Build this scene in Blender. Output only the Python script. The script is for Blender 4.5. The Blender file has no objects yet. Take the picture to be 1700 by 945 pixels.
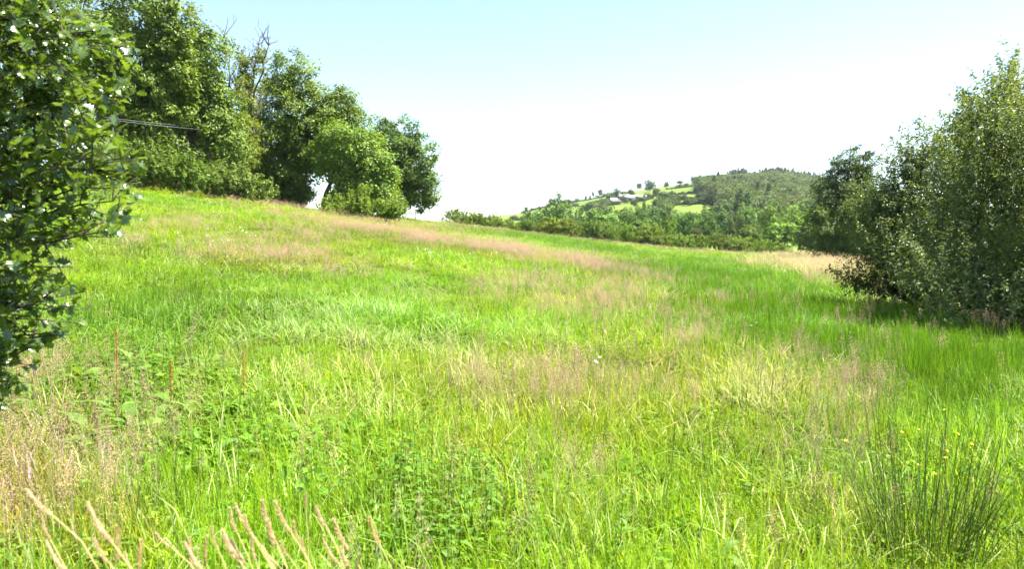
import bpy, math
import numpy as np

# ------------------------------------------------------------------ camera, sky, sun, exposure
scene = bpy.context.scene
C = scene.collection
F_PX, CX, CY = 1275.0, 850.0, 472.5          # the photograph is 1700 x 945
PITCH = math.radians(3.25)
CAM_Z = 1.62
cam_d = bpy.data.cameras.new('camera'); cam = bpy.data.objects.new('camera', cam_d); C.objects.link(cam)
cam_d.sensor_width = 36.0; cam_d.lens = 36.0*F_PX/1700.0
cam_d.clip_start = 0.05; cam_d.clip_end = 12000
cam.location = (0, 0, CAM_Z); cam.rotation_euler = (math.radians(90)-PITCH, 0, 0)
cam_d.dof.use_dof = True; cam_d.dof.focus_distance = 8.5; cam_d.dof.aperture_fstop = 3.8
scene.camera = cam

SUN_EL, SUN_AZ = math.radians(59), math.radians(86)     # azimuth clockwise from the view direction (+Y)
world = bpy.data.worlds.new('World'); scene.world = world; world.use_nodes = True
wn = world.node_tree; wn.nodes.clear()
sky = wn.nodes.new('ShaderNodeTexSky'); sky.sky_type = 'NISHITA'; sky.sun_disc = False
sky.sun_elevation = SUN_EL; sky.sun_rotation = SUN_AZ
sky.altitude = 100; sky.air_density = 1.0; sky.dust_density = 0.25; sky.ozone_density = 1.0
bg = wn.nodes.new('ShaderNodeBackground'); bg.inputs[1].default_value = 0.066
wo = wn.nodes.new('ShaderNodeOutputWorld')
wn.links.new(sky.outputs[0], bg.inputs[0]); wn.links.new(bg.outputs[0], wo.inputs[0])
sl = bpy.data.lights.new('sun', 'SUN'); sl.energy = 5.0; sl.angle = math.radians(0.53); sl.color = (1.0, 0.955, 0.88)
sun = bpy.data.objects.new('sun', sl); C.objects.link(sun)
from mathutils import Vector
sd = Vector((math.sin(SUN_AZ)*math.cos(SUN_EL), math.cos(SUN_AZ)*math.cos(SUN_EL), math.sin(SUN_EL)))
sun.rotation_euler = sd.to_track_quat('Z', 'Y').to_euler(); sun.location = (40, 20, 60)
vs = scene.view_settings
vs.view_transform = 'Standard'; vs.look = 'None'; vs.gamma = 1.0; vs.exposure = 2.28; vs.use_curve_mapping = False
scene.render.engine = 'CYCLES'
scene.cycles.max_bounces = 4; scene.cycles.transmission_bounces = 3; scene.cycles.diffuse_bounces = 2; scene.cycles.glossy_bounces = 1
scene.cycles.volume_bounces = 0
scene.cycles.caustics_reflective = False; scene.cycles.caustics_refractive = False

RNG = np.random.default_rng(11)
sp_, cp_ = math.sin(PITCH), math.cos(PITCH)

def at(x, y, D):
    """pixel + distance along +Y -> world point"""
    cx = (x-CX)/F_PX; cy = -(y-CY)/F_PX
    d = np.array([cx, cp_+cy*sp_, cy*cp_-sp_]); d = d*(D/d[1])
    return d+np.array([0, 0, CAM_Z])
def proj(P):
    Q = np.asarray(P, float)-np.array([0, 0, CAM_Z])
    w = Q[..., 1]*cp_-Q[..., 2]*sp_; v = Q[..., 1]*sp_+Q[..., 2]*cp_
    w = np.where(w > 0.05, w, 0.05)
    return CX+F_PX*Q[..., 0]/w, CY-F_PX*v/w
def smooth(a, b, x):
    t = np.clip((x-a)/(b-a), 0, 1); return t*t*(3-2*t)
def pz(y, D): return at(CX, y, D)[2]
def px2x(x, D): return (x-CX)/F_PX*D

# ------------------------------------------------------------------ terrain
ctrl = [(0,0,0),(-3,2,.05),(3,2,0),(0,6,0),(6,8,-.05),(-5,8,.35),(0,12,.05),(8,15,-.1),(12,25,-.3),(0,25,.4),(-10,20,1.4),
        (-17.5,35,3.3),(-9,35,2.2),(0,45,1.0),(15,45,-.3),(25,60,-.6),(45,75,-.7),(0,80,2.0),(12,80,.5),
        (-40,20,6),(-60,60,11),(-30,0,3),(0,-20,0),(30,0,-.2),(60,40,-.8),(-20,-20,1.5),(40,-20,-.2),(-60,-20,6),(100,60,-.9),(90,130,-.8),(-60,110,9),(150,0,-1),(-140,20,18)]
for (x, y, D) in [(240,305,50),(60,290,48),(500,345,65),(670,361,88),(740,371,105),(900,389,115),(1060,409,125),(1200,421,130),(1420,424,130)]:
    p = at(x, y, D); ctrl.append((p[0], p[1], p[2]-.25))
ctrl = np.array(ctrl, float)
def _tps(r2): return np.where(r2 > 1e-9, r2*np.log(np.maximum(r2, 1e-9))*.5, 0)
_n = len(ctrl); _S = 30.0
_xy = ctrl[:, :2]/_S
_K = _tps(((_xy[:, None]-_xy[None])**2).sum(-1))+np.eye(_n)*0.004
_Pm = np.c_[np.ones(_n), _xy]
_A = np.block([[_K, _Pm], [_Pm.T, np.zeros((3, 3))]])
_w = np.linalg.solve(_A, np.r_[ctrl[:, 2], 0, 0, 0])
def tps(x, y):
    x = np.clip(x, -150, 160)/_S; y = np.clip(y, -40, 150)/_S
    out = _w[_n]+_w[_n+1]*x+_w[_n+2]*y
    for i in range(_n): out = out+_w[i]*_tps((x-_xy[i, 0])**2+(y-_xy[i, 1])**2)
    return out
SK = np.array([(-3000,415),(-500,412),(690,402),(735,366),(800,361),(860,356),(922,339),(975,332),(1006,325.5),(1047,318),(1090,311.5),(1142,305),(1190,302),
               (1240,299),(1300,296),(1345,306),(1400,322),(1500,342),(1700,366),(2200,390),(4000,405)], float)
RIDGE = 950.0
def hill_z(x, y):
    px = CX+F_PX*x/np.maximum(y, 1)
    s = np.interp(px, SK[:, 0], SK[:, 1])
    zr = 1.6+(400-s)/F_PX*RIDGE
    t = (y-190)/(RIDGE-190)
    p = np.where(t < 0, 0, np.where(t < 1, t*(1.0+.12*(1-t)), 1-(t-1)*1.1))
    bump = 1.6*np.sin(x*.021+1)*np.sin(y*.017)+.8*np.sin(x*.05+y*.03)
    z = -4+(zr+4)*p+bump*smooth(0, .15, t)*smooth(1.02, .9, t)
    return np.maximum(z, -9.0)
def ground_z(x, y):
    x = np.asarray(x, float); y = np.asarray(y, float)
    px = CX+F_PX*x/np.maximum(y, 1)
    ya = np.interp(px, [400, 500, 670, 740, 900, 1060, 1400, 1700], [85, 80, 97, 112, 124, 134, 142, 150])
    ya = np.where(y < 5, 999, ya)
    w = smooth(ya, ya+45, y)
    near = tps(x, y)+.05*np.sin(x*1.7+.6*y)*np.sin(y*1.3-.4*x)*smooth(2, 12, np.hypot(x, y))
    return near*(1-w)+hill_z(x, y)*w
def gz(x, y): return float(ground_z(np.array([x]), np.array([y]))[0])
def ground_hit(x, y, dmax=160.0):
    D = np.geomspace(1.2, dmax, 900)
    P = np.array([at(x, y, 1.0)-np.array([0, 0, CAM_Z])])*D[:, None]+np.array([0, 0, CAM_Z])
    below = P[:, 2] < ground_z(P[:, 0], P[:, 1])
    i = int(np.argmax(below)) if below.any() else len(D)-1
    return np.array([P[i, 0], P[i, 1], gz(P[i, 0], P[i, 1])])

# ------------------------------------------------------------------ mesh helpers
def tag(o, label=None, cat=None, group=None, kind=None):
    if label: o['label'] = label
    if cat: o['category'] = cat
    if group: o['group'] = group
    if kind: o['kind'] = kind
    return o
def mesh(name, V, faces, mat=None, attrs=None, smooth_shade=False):
    """faces: list of (n,k) arrays; attrs: name -> (type, domain, array)"""
    m = bpy.data.meshes.new(name)
    V = np.asarray(V, np.float32); m.vertices.add(len(V)); m.vertices.foreach_set('co', V.ravel())
    if not isinstance(faces, list): faces = [faces]
    faces = [np.asarray(f, np.int32) for f in faces if len(f)]
    if faces:
        loops = np.concatenate([f.ravel() for f in faces]); tot = np.concatenate([np.full(len(f), f.shape[1], np.int32) for f in faces])
        start = np.r_[0, np.cumsum(tot)[:-1]].astype(np.int32)
        m.loops.add(len(loops)); m.loops.foreach_set('vertex_index', loops)
        m.polygons.add(len(tot)); m.polygons.foreach_set('loop_start', start); m.polygons.foreach_set('loop_total', tot)
        m.polygons.foreach_set('use_smooth', np.full(len(tot), smooth_shade, bool))
    for k, (ty, dom, arr) in (attrs or {}).items():
        a = m.attributes.new(k, ty, dom); arr = np.asarray(arr)
        if ty == 'FLOAT_VECTOR': a.data.foreach_set('vector', arr.astype(np.float32).ravel())
        elif ty == 'FLOAT_COLOR': a.data.foreach_set('color', arr.astype(np.float32).ravel())
        else: a.data.foreach_set('value', arr.astype(np.int32 if ty == 'INT' else np.float32).ravel())
    m.update(calc_edges=True); m.validate()
    if mat: m.materials.append(mat)
    return m
def obj(name, me, parent=None, loc=(0, 0, 0), rot=(0, 0, 0), scl=(1, 1, 1), color=None):
    o = bpy.data.objects.new(name, me); C.objects.link(o)
    o.location = loc; o.rotation_euler = rot; o.scale = scl
    if parent is not None: o.parent = parent
    if color is not None: o.color = (*color, 1)
    return o
def empty(name, loc, rotz=0, scl=(1, 1, 1)):
    o = bpy.data.objects.new(name, None); C.objects.link(o); o.location = loc; o.rotation_euler = (0, 0, rotz); o.scale = scl
    o.empty_display_size = .2
    return o
class MB:
    """collects pieces into one mesh with a per-vertex colour"""
    def __init__(s): s.V = []; s.F = []; s.A = []; s.n = 0
    def add(s, V, F, rnd=0.5):
        V = np.asarray(V, float)
        if not isinstance(F, list): F = [F]
        for f in F: s.F.append(np.asarray(f, int)+s.n)
        s.V.append(V); s.n += len(V)
        r = np.asarray(rnd, float)
        if r.ndim == 0: r = np.full(len(V), float(r))
        s.A.append(r)
    def get(s):
        V = np.concatenate(s.V); A = np.concatenate(s.A)
        by = {}
        for f in s.F: by.setdefault(f.shape[1], []).append(f)
        return V, [np.concatenate(v) for v in by.values()], A
    def mesh(s, name, mat, sm=False):
        V, F, A = s.get(); return mesh(name, V, F, mat, {'rnd': ('FLOAT', 'POINT', A)}, sm)
def tube(pts, rad, n=7):
    pts = np.asarray(pts, float); rad = np.broadcast_to(np.asarray(rad, float), (len(pts),))
    T = np.gradient(pts, axis=0); T /= np.linalg.norm(T, axis=1)[:, None]+1e-9
    ref = np.array([0, 0, 1.]) if abs(T[0, 2]) < .9 else np.array([1., 0, 0])
    A = np.cross(T, ref); A /= np.linalg.norm(A, axis=1)[:, None]+1e-9; B = np.cross(T, A)
    a = np.linspace(0, 2*np.pi, n, endpoint=False)
    V = pts[:, None]+rad[:, None, None]*(A[:, None]*np.cos(a)[None, :, None]+B[:, None]*np.sin(a)[None, :, None])
    i = np.arange(len(pts)-1)[:, None]*n; j = np.arange(n)[None]; k = (j+1) % n
    F = np.stack([i+j, i+k, i+n+k, i+n+j], -1).reshape(-1, 4)
    return V.reshape(-1, 3), F
def nrm(v): return v/(np.linalg.norm(v, axis=-1, keepdims=True)+1e-9)
def bezier(a, b, c, n):
    t = np.linspace(0, 1, n)[:, None]; return (1-t)**2*np.asarray(a)+2*t*(1-t)*np.asarray(b)+t*t*np.asarray(c)
def leaf_faces(P, A, N, L, W, fold=.15):
    """many pointed leaves at once: base P, axis A, normal N"""
    A = nrm(A); B = nrm(np.cross(A, N)); Nn = np.cross(B, A); L = np.asarray(L)[:, None]; W = np.asarray(W)[:, None]
    m = P+A*L*.45
    V = np.stack([P, m+B*W*.5+Nn*W*fold, P+A*L-Nn*L*.12, m-B*W*.5+Nn*W*fold], 1)
    n = len(P); i = np.arange(n)[:, None]*4
    return V.reshape(-1, 3), np.concatenate([i+np.array([[0, 1, 2]]), i+np.array([[0, 2, 3]])], 0)

# ------------------------------------------------------------------ materials
def new_mat(name):
    m = bpy.data.materials.new(name); m.use_nodes = True; nt = m.node_tree; nt.nodes.clear()
    out = nt.nodes.new('ShaderNodeOutputMaterial'); return m, nt, out
def N(nt, t, **kw):
    n = nt.nodes.new(t)
    for k, v in kw.items(): setattr(n, k, v)
    return n
def ramp(nt, fac, stops):
    r = N(nt, 'ShaderNodeValToRGB'); e = r.color_ramp.elements
    while len(e) < len(stops): e.new(.5)
    for i, (p, c) in enumerate(stops): e[i].position = p; e[i].color = (*c, 1)
    nt.links.new(fac, r.inputs[0]); return r.outputs[0]
def leaf_mat(name, dark, light, trans=.35, rough=.5, spec=.3, mode='object', tcol=1.25):
    """mode: object -> colour x object colour, instance -> colour x instance tint, none"""
    m, nt, out = new_mat(name); L = nt.links.new
    a = N(nt, 'ShaderNodeAttribute', attribute_name='rnd')
    col = ramp(nt, a.outputs['Fac'], [(0, dark), (1, light)])
    if mode != 'none':
        mx = N(nt, 'ShaderNodeMix', data_type='RGBA', blend_type='MULTIPLY'); mx.inputs[0].default_value = 1
        if mode == 'object':
            oi = N(nt, 'ShaderNodeObjectInfo'); t = oi.outputs['Color']
        else:
            t = N(nt, 'ShaderNodeAttribute', attribute_type='INSTANCER', attribute_name='tintc').outputs['Color']
        L(col, mx.inputs[6]); L(t, mx.inputs[7]); col = mx.outputs[2]
    p = N(nt, 'ShaderNodeBsdfPrincipled'); p.inputs['Roughness'].default_value = rough; p.inputs['Specular IOR Level'].default_value = spec
    L(col, p.inputs['Base Color'])
    g = N(nt, 'ShaderNodeMix', data_type='RGBA', blend_type='MULTIPLY'); g.inputs[0].default_value = 1
    L(col, g.inputs[6]); g.inputs[7].default_value = (1.25*tcol, 1.15*tcol, .45*tcol, 1)
    tr = N(nt, 'ShaderNodeBsdfTranslucent'); L(g.outputs[2], tr.inputs[0])
    ms = N(nt, 'ShaderNodeMixShader'); ms.inputs[0].default_value = trans
    L(p.outputs[0], ms.inputs[1]); L(tr.outputs[0], ms.inputs[2]); L(ms.outputs[0], out.inputs[0])
    return m
def vcol_mat(name, trans=.4, rough=.5, spec=.3, instance=True, tcol=(1, 1, 1, 1)):
    """vertex colour 'col' x instance tint: grasses"""
    m, nt, out = new_mat(name); L = nt.links.new
    col = N(nt, 'ShaderNodeAttribute', attribute_name='col').outputs['Color']
    if instance:
        mx = N(nt, 'ShaderNodeMix', data_type='RGBA', blend_type='MULTIPLY'); mx.inputs[0].default_value = 1
        t = N(nt, 'ShaderNodeAttribute', attribute_type='INSTANCER', attribute_name='tintc').outputs['Color']
        L(col, mx.inputs[6]); L(t, mx.inputs[7]); col = mx.outputs[2]
    p = N(nt, 'ShaderNodeBsdfPrincipled'); p.inputs['Roughness'].default_value = rough; p.inputs['Specular IOR Level'].default_value = spec
    L(col, p.inputs['Base Color'])
    g = N(nt, 'ShaderNodeMix', data_type='RGBA', blend_type='MULTIPLY'); g.inputs[0].default_value = 1; L(col, g.inputs[6]); g.inputs[7].default_value = tcol
    tr = N(nt, 'ShaderNodeBsdfTranslucent'); L(g.outputs[2], tr.inputs[0])
    ms = N(nt, 'ShaderNodeMixShader'); ms.inputs[0].default_value = trans
    L(p.outputs[0], ms.inputs[1]); L(tr.outputs[0], ms.inputs[2]); L(ms.outputs[0], out.inputs[0])
    return m
def plain_mat(name, c, rough=.8, spec=.2, var=.25, scale=6, c2=None):
    m, nt, out = new_mat(name); L = nt.links.new
    tc = N(nt, 'ShaderNodeTexCoord'); nz = N(nt, 'ShaderNodeTexNoise'); nz.inputs['Scale'].default_value = scale; nz.inputs['Detail'].default_value = 5
    L(tc.outputs['Object'], nz.inputs['Vector'])
    c = np.array(c); c2 = np.array(c2) if c2 is not None else c*(1+var)
    col = ramp(nt, nz.outputs['Fac'], [(.35, tuple(c*(1-var))), (.65, tuple(np.clip(c2, 0, 1)))])
    p = N(nt, 'ShaderNodeBsdfPrincipled'); p.inputs['Roughness'].default_value = rough; p.inputs['Specular IOR Level'].default_value = spec
    b = N(nt, 'ShaderNodeBump'); b.inputs['Strength'].default_value = .4; b.inputs['Distance'].default_value = .02
    L(nz.outputs['Fac'], b.inputs['Height']); L(b.outputs[0], p.inputs['Normal'])
    L(col, p.inputs['Base Color']); L(p.outputs[0], out.inputs[0]); return m

def ground_material(name, stops, s1, s2):
    m, nt, out = new_mat(name); L = nt.links.new
    g = N(nt, 'ShaderNodeNewGeometry')
    n1 = N(nt, 'ShaderNodeTexNoise'); n1.inputs['Scale'].default_value = s1; n1.inputs['Detail'].default_value = 6
    n2 = N(nt, 'ShaderNodeTexNoise'); n2.inputs['Scale'].default_value = s2; n2.inputs['Detail'].default_value = 4
    L(g.outputs['Position'], n1.inputs['Vector']); L(g.outputs['Position'], n2.inputs['Vector'])
    mx = N(nt, 'ShaderNodeMix', data_type='FLOAT'); mx.inputs[0].default_value = .5
    L(n1.outputs['Fac'], mx.inputs[2]); L(n2.outputs['Fac'], mx.inputs[3])
    col = ramp(nt, mx.outputs[0], stops)
    p = N(nt, 'ShaderNodeBsdfPrincipled'); p.inputs['Roughness'].default_value = .9; p.inputs['Specular IOR Level'].default_value = .1
    b = N(nt, 'ShaderNodeBump'); b.inputs['Strength'].default_value = .5; b.inputs['Distance'].default_value = .05
    L(n2.outputs['Fac'], b.inputs['Height']); L(b.outputs[0], p.inputs['Normal'])
    L(col, p.inputs['Base Color']); L(p.outputs[0], out.inputs[0]); return m
M_MEADOW = ground_material('meadow_turf', [(.35, (.03, .045, .008)), (.5, (.055, .085, .013)), (.65, (.10, .105, .03))], .25, 9)
M_HILL = ground_material('hill_pasture', [(.32, (.07, .12, .015)), (.5, (.105, .155, .02)), (.68, (.15, .165, .03))], .012, .15)
M_BARK = plain_mat('bark', (.07, .055, .04), var=.4, scale=4)
M_BARK_PALE = plain_mat('pale_bark', (.16, .145, .12), var=.35, scale=4)
M_TREE = leaf_mat('broad_leaves', (.065, .115, .014), (.18, .245, .038), trans=.34, rough=.5, spec=.28)
M_BUSH = leaf_mat('bush_leaves', (.055, .10, .014), (.15, .215, .036), trans=.33, rough=.5, spec=.25)
M_SALLOW = leaf_mat('sallow_leaves', (.058, .092, .026), (.155, .20, .058), trans=.38, rough=.46, spec=.4)
M_NEEDLE = leaf_mat('needles', (.04, .07, .024), (.085, .13, .04), trans=.2, rough=.6, spec=.2)
M_HOLLY = leaf_mat('holly_leaves', (.038, .075, .013), (.11, .17, .025), trans=.36, rough=.27, spec=.9, tcol=1.7)
M_FAR = leaf_mat('hill_wood_leaves', (.055, .09, .026), (.12, .165, .045), trans=.2, rough=.6, spec=.2, mode='instance')
M_GRASS = vcol_mat('grass_blades', trans=.5, rough=.45, spec=.10, tcol=(1.2, 1.17, .62, 1))
M_HEADS = vcol_mat('seed_heads', trans=.35, rough=.8, spec=.1)
M_PLANT = leaf_mat('plant_leaves', (.07, .145, .016), (.14, .24, .035), trans=.42, rough=.5, spec=.22)
M_RUSH = leaf_mat('rush_stems', (.035, .075, .012), (.09, .15, .025), trans=.1, rough=.35, spec=.45)
M_STALK = leaf_mat('dry_stalks', (.48, .36, .20), (.78, .64, .44), trans=.35, rough=.8, spec=.1, tcol=.9)
M_DOCKRED = leaf_mat('dock_stems', (.22, .07, .03), (.36, .15, .06), trans=.15, rough=.7, spec=.15)
M_YELLOW = plain_mat('yellow_petals', (.72, .47, .02), rough=.4, var=.1)
M_WHITE = plain_mat('white_petals', (.78, .77, .72), rough=.6, var=.06)
M_WIRE = plain_mat('wire_metal', (.16, .16, .17), rough=.6, var=.1)
M_WOOD = plain_mat('weathered_wood', (.16, .13, .10), var=.3)
M_WALL = plain_mat('limewashed_wall', (.5, .47, .43), var=.08, scale=1)
M_ROOF = plain_mat('slate_roof', (.27, .26, .27), var=.15, scale=1)
M_ROOF2 = plain_mat('pale_sheet_roof', (.42, .39, .37), var=.08, scale=.6)
M_DARK = plain_mat('dark_opening', (.03, .03, .035), var=.1)

# ------------------------------------------------------------------ ground: one sheet, split into meadow and hillside
def sgrid(lo, hi, n, k):
    a = np.arcsinh(lo/k); b = np.arcsinh(hi/k); return k*np.sinh(np.linspace(a, b, n))
gx = sgrid(-5000, 5000, 281, 18.0); gy_ = np.r_[sgrid(-600, 150, 190, 12.0), sgrid(160, 6500, 150, 300.0)]
def sheet(name, ys, mat):
    X, Y = np.meshgrid(gx, ys); Z = ground_z(X.ravel(), Y.ravel())
    far = smooth(150, 600, np.hypot(X.ravel(), np.minimum(Y.ravel(), 0)*1.0)) * (Y.ravel() < 100)
    Z = Z*(1-far)+(-6)*far
    nx = len(gx); i = np.arange(len(ys)-1)[:, None]*nx; j = np.arange(nx-1)[None]
    Fq = np.stack([i+j, i+j+1, i+nx+j+1, i+nx+j], -1).reshape(-1, 4)
    return tag(obj(name, mesh(name, np.c_[X.ravel(), Y.ravel(), Z], Fq, mat, None, True)), kind='structure')
k_ = int(np.searchsorted(gy_, 149.9))
tag(sheet('meadow', gy_[:k_+1], M_MEADOW), 'sloping hay meadow ground under the grass', 'meadow')
tag(sheet('hillside', gy_[k_:], M_HILL), 'distant green hillside with pastures', 'hill')

# ------------------------------------------------------------------ trees and bushes
def crown(rng, blobs, n_clump, clump_r, per, leaf, inner=.35, up=.45, shoots=0.0, flat=.75, asp=.62, rough=.42):
    """blobs: (centre, radii). Leaf clumps sit mostly on the lumpy shells of the blobs; shoots>0 stretches clumps along outward twigs."""
    cs = np.array([b[0] for b in blobs], float); rs = np.array([b[1] for b in blobs], float)
    wgt = (rs.prod(1))**(2/3); wgt /= wgt.sum()
    bi = rng.choice(len(cs), n_clump, p=wgt)
    d = nrm(rng.normal(size=(n_clump, 3)))
    ph = rng.uniform(0, 6, (len(cs), 3))[bi]
    lump = 1+.10*np.sin(d[:, 0]*7+ph[:, 0])+.10*np.sin(d[:, 2]*8+ph[:, 1])+.08*np.sin(d[:, 1]*9+ph[:, 2])
    rf = np.where(rng.random(n_clump) < inner, rng.uniform(.35, .85, n_clump), rng.uniform(.84, 1.06, n_clump))*lump
    cc = cs[bi]+d*rs[bi]*rf[:, None]
    cr = clump_r*rng.uniform(.6, 1.3, n_clump)
    n = n_clump*per; k = np.repeat(np.arange(n_clump), per)
    o = nrm(rng.normal(size=(n, 3)))*(rng.random(n)**.4)[:, None]; o[:, 2] *= flat
    out = nrm(d+np.array([0, 0, .25]))[k]
    pos = cc[k]+o*cr[k][:, None]
    if shoots > 0:
        ax = nrm(d*.7+np.array([0, 0, .9])+rng.normal(size=(n_clump, 3))*.3)
        s = rng.random(n)
        wid = .35*(1-.75*s)
        pos = cc[k]+ax[k]*((s-.35)*shoots*rng.uniform(.6, 1.5, n_clump)[k])[:, None]+o*(cr[k]*wid)[:, None]
    Nn = nrm(out*.55+o*.35+np.array([0, 0, up])+rng.normal(size=(n, 3))*rough)
    A = nrm(np.cross(Nn, rng.normal(size=(n, 3)))+out*.3-np.array([0, 0, .25]))
    L = leaf*rng.uniform(.65, 1.35, n)
    V, Fc = leaf_faces(pos, A, Nn, L, L*asp)
    rnd = np.clip(.5+.30*rng.normal(size=n_clump)[k]*.7+.25*rng.normal(size=n), 0, 1)
    return V, Fc, np.repeat(rnd, 4), cc
def limbs(rng, base, blobs, cc, r0, n_twig=40, lean=None, split=.3):
    mb = MB(); base = np.asarray(base, float)
    cs = np.array([b[0] for b in blobs], float)
    top = cs.mean(0); top[2] = cs[:, 2].max()
    fork = base+(np.array([top[0], top[1], base[2]])-base)*split*.6; fork[2] = base[2]+(top[2]-base[2])*split
    trunk = bezier(base-np.array([0, 0, .3]), base+np.array([0, 0, (fork[2]-base[2])*.6]), fork, 7)
    r = np.linspace(1.25, .8, 7)*r0; r[0] *= 1.25
    mb.add(*tube(trunk, r, 9), .5)
    ends = []
    for c in cs:
        mid = (fork+c)/2+np.array([*rng.normal(0, .25, 2), .4])
        l = bezier(fork-np.array([0, 0, .1]), mid, c+rng.normal(0, .2, 3), 7); l += np.r_[[[0, 0, 0]], rng.normal(0, .06, (6, 3))]
        mb.add(*tube(l, np.linspace(.62, .2, 7)*r0, 7), .5); ends.append(l)
    for t in cc[rng.choice(len(cc), min(n_twig, len(cc)), replace=False)]:
        e = ends[int(np.argmin(((cs-t)**2).sum(1)))]; s = e[rng.integers(3, 7)]
        mb.add(*tube(bezier(s, (s+t)/2+rng.normal(0, .15, 3), t, 5), np.linspace(.17, .05, 5)*r0, 5), .5)
    return mb
def pix_blobs(base_w, D, blobs, dr=.85):
    out = []
    for b in blobs:
        x, y, rx, ry = b[:4]; dd = b[4] if len(b) > 4 else 0
        c = at(x, y, D+dd); s = D/F_PX
        out.append((c-base_w, (rx*s, max(rx, ry)*s*dr, ry*s)))
    return out
def pix_tree(name, label, cat, D, bx, blobs, leaf=.235, n=300, per=75, cr=.7, r0=.22, mat=None, col=(1, 1, 1), seed=1, group=None, shoots=0., inner=.35, bark=None, twigs=40, up=.45, asp=.62, split=.3):
    rng = np.random.default_rng(seed)
    X = px2x(bx, D); base = np.array([X, D, gz(X, D)])
    bl = pix_blobs(base, D, blobs)
    V, Fc, rnd, cc = crown(rng, bl, n, cr, per, leaf, inner, up, shoots, asp=asp)
    lowz = .02
    V[:, 2] = np.where(V[:, 2] < lowz, lowz+.05*rng.random(len(V)), V[:, 2])
    root = empty(name, base); tag(root, label, cat, group)
    obj('trunk', limbs(rng, (0, 0, 0), bl, cc, r0, twigs, split=split).mesh('trunk', bark or M_BARK, True), root)
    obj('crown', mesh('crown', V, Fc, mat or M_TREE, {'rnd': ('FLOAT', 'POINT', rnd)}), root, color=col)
    return root

# left-hand wood on the field edge
pix_tree('broadleaf_tree', 'tall tree at the far left, behind the holly, reaching out of the frame', 'tree', 50, 95, [(50,60,130,120),(140,5,100,90),(30,190,110,90),(150,110,90,80),(-90,90,120,140)], n=420, per=80, cr=.9, seed=2, col=(.95,1,.95))
pix_tree('broadleaf_tree', 'tall leafy tree at upper left whose top leaves the frame beside blue sky', 'tree', 52, 240, [(245,35,66,52),(225,105,75,70),(262,150,55,55),(215,190,60,50),(285,60,30,40)], n=330, per=80, seed=3, col=(1.05,1.05,.95))
pix_tree('broadleaf_tree', 'bushy tree with sunlit leaves above the overhead wires', 'tree', 55, 320, [(335,105,52,58),(315,165,60,55),(350,190,48,50),(375,238,36,40),(290,130,40,55),(330,70,26,28)], n=330, per=80, seed=4, col=(1.05,1.1,1.05))
pix_tree('broadleaf_tree', 'shaded tree deep in the left wood behind the wires', 'tree', 70, 255, [(190,190,110,70),(300,230,90,55),(240,130,90,60),(230,268,90,36),(330,285,70,28),(295,238,45,30)], leaf=.32, n=620, per=60, cr=.9, seed=5, col=(.8,.85,.8))  # shade of the wood's interior is put into the darker leaf tint
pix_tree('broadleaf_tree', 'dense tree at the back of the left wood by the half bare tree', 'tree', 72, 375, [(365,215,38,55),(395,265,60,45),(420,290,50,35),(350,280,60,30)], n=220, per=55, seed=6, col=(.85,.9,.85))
pix_tree('broadleaf_tree', 'largest dark green tree in the middle of the left wood, pointed top', 'tree', 65, 487, [(480,128,42,44),(492,185,66,55),(452,235,46,62),(540,200,48,52),(520,245,62,48),(470,290,48,40),(562,175,22,28),(425,280,30,48),(590,215,24,40),(478,322,30,20)], n=620, per=78, cr=.8, seed=7, col=(1,1.02,.9), r0=.34)
pix_tree('broadleaf_tree', 'paler green tree leaning out in front of the round dark oak', 'tree', 62, 537, [(580,245,50,42),(612,275,44,44),(570,282,40,26),(632,300,28,32),(600,318,45,20),(556,262,35,30)], n=430, per=55, cr=.6, leaf=.22, seed=8, col=(1.35,1.42,1.35), r0=.17, split=.5)
pix_tree('broadleaf_tree', 'round crowned dark oak at the right end of the left wood', 'tree', 86, 640, [(652,242,46,46),(688,268,36,50),(640,300,45,40),(702,312,25,38),(655,320,40,22),(618,250,30,40)], n=680, per=70, cr=.7, leaf=.25, seed=9, col=(.72,.84,.6), r0=.4, inner=.35)
# half-bare ivy-clad tree
rng = np.random.default_rng(21)
D = 60; X = px2x(412, D); base = np.array([X, D, gz(X, D)])
root = tag(empty('dying_tree', base), 'half bare dying tree with grey twigs and ivy against the sky', 'tree')
mb = MB(); tips = []
def wob(a, b, n, s): 
    p = np.linspace(0, 1, n)[:, None]*(np.asarray(b)-np.asarray(a))+np.asarray(a); p[1:-1] += rng.normal(0, s, (n-2, 3)); return p
for (x0, y0, x1, y1, r) in [(412,330,415,150,.20),(415,170,405,95,.13),(415,165,432,62,.11),(412,210,385,110,.10),(414,190,446,75,.09),(385,150,372,60,.06),(413,235,382,190,.08),(413,225,438,150,.06),(410,240,370,215,.06)]:
    a = at(x0, y0, D)-base; b = at(x1, y1, D+rng.uniform(-1.5, 1.5))-base
    if y0 == 330: a = np.array([0, 0, -.2])
    p = wob(a, b, 9, .09); mb.add(*tube(p, np.linspace(r, r*.3, 9), 7), .5)
    for q in range(9):
        s = p[rng.integers(3, 9)]; e = s+np.array([rng.normal(0, .5), rng.normal(0, .5), rng.uniform(.3, 1.4)])
        tw = wob(s, e, 5, .05); mb.add(*tube(tw, np.linspace(.035, .012, 5), 4), .5); tips.append(e)
        for _ in range(2):
            s2 = tw[rng.integers(2, 5)]; mb.add(*tube(wob(s2, s2+np.array([rng.normal(0, .3), rng.normal(0, .3), rng.uniform(.1, .6)]), 4, .02), .012, 3), .5)
obj('trunk', mb.mesh('trunk', M_BARK, True), root)
bl = pix_blobs(base, D, [(413,160,9,62),(405,110,11,28),(412,235,18,60),(385,150,12,30),(432,95,6,25)])
V, Fc, rnd, cc = crown(rng, bl, 190, .5, 36, .19, .5)
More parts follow.
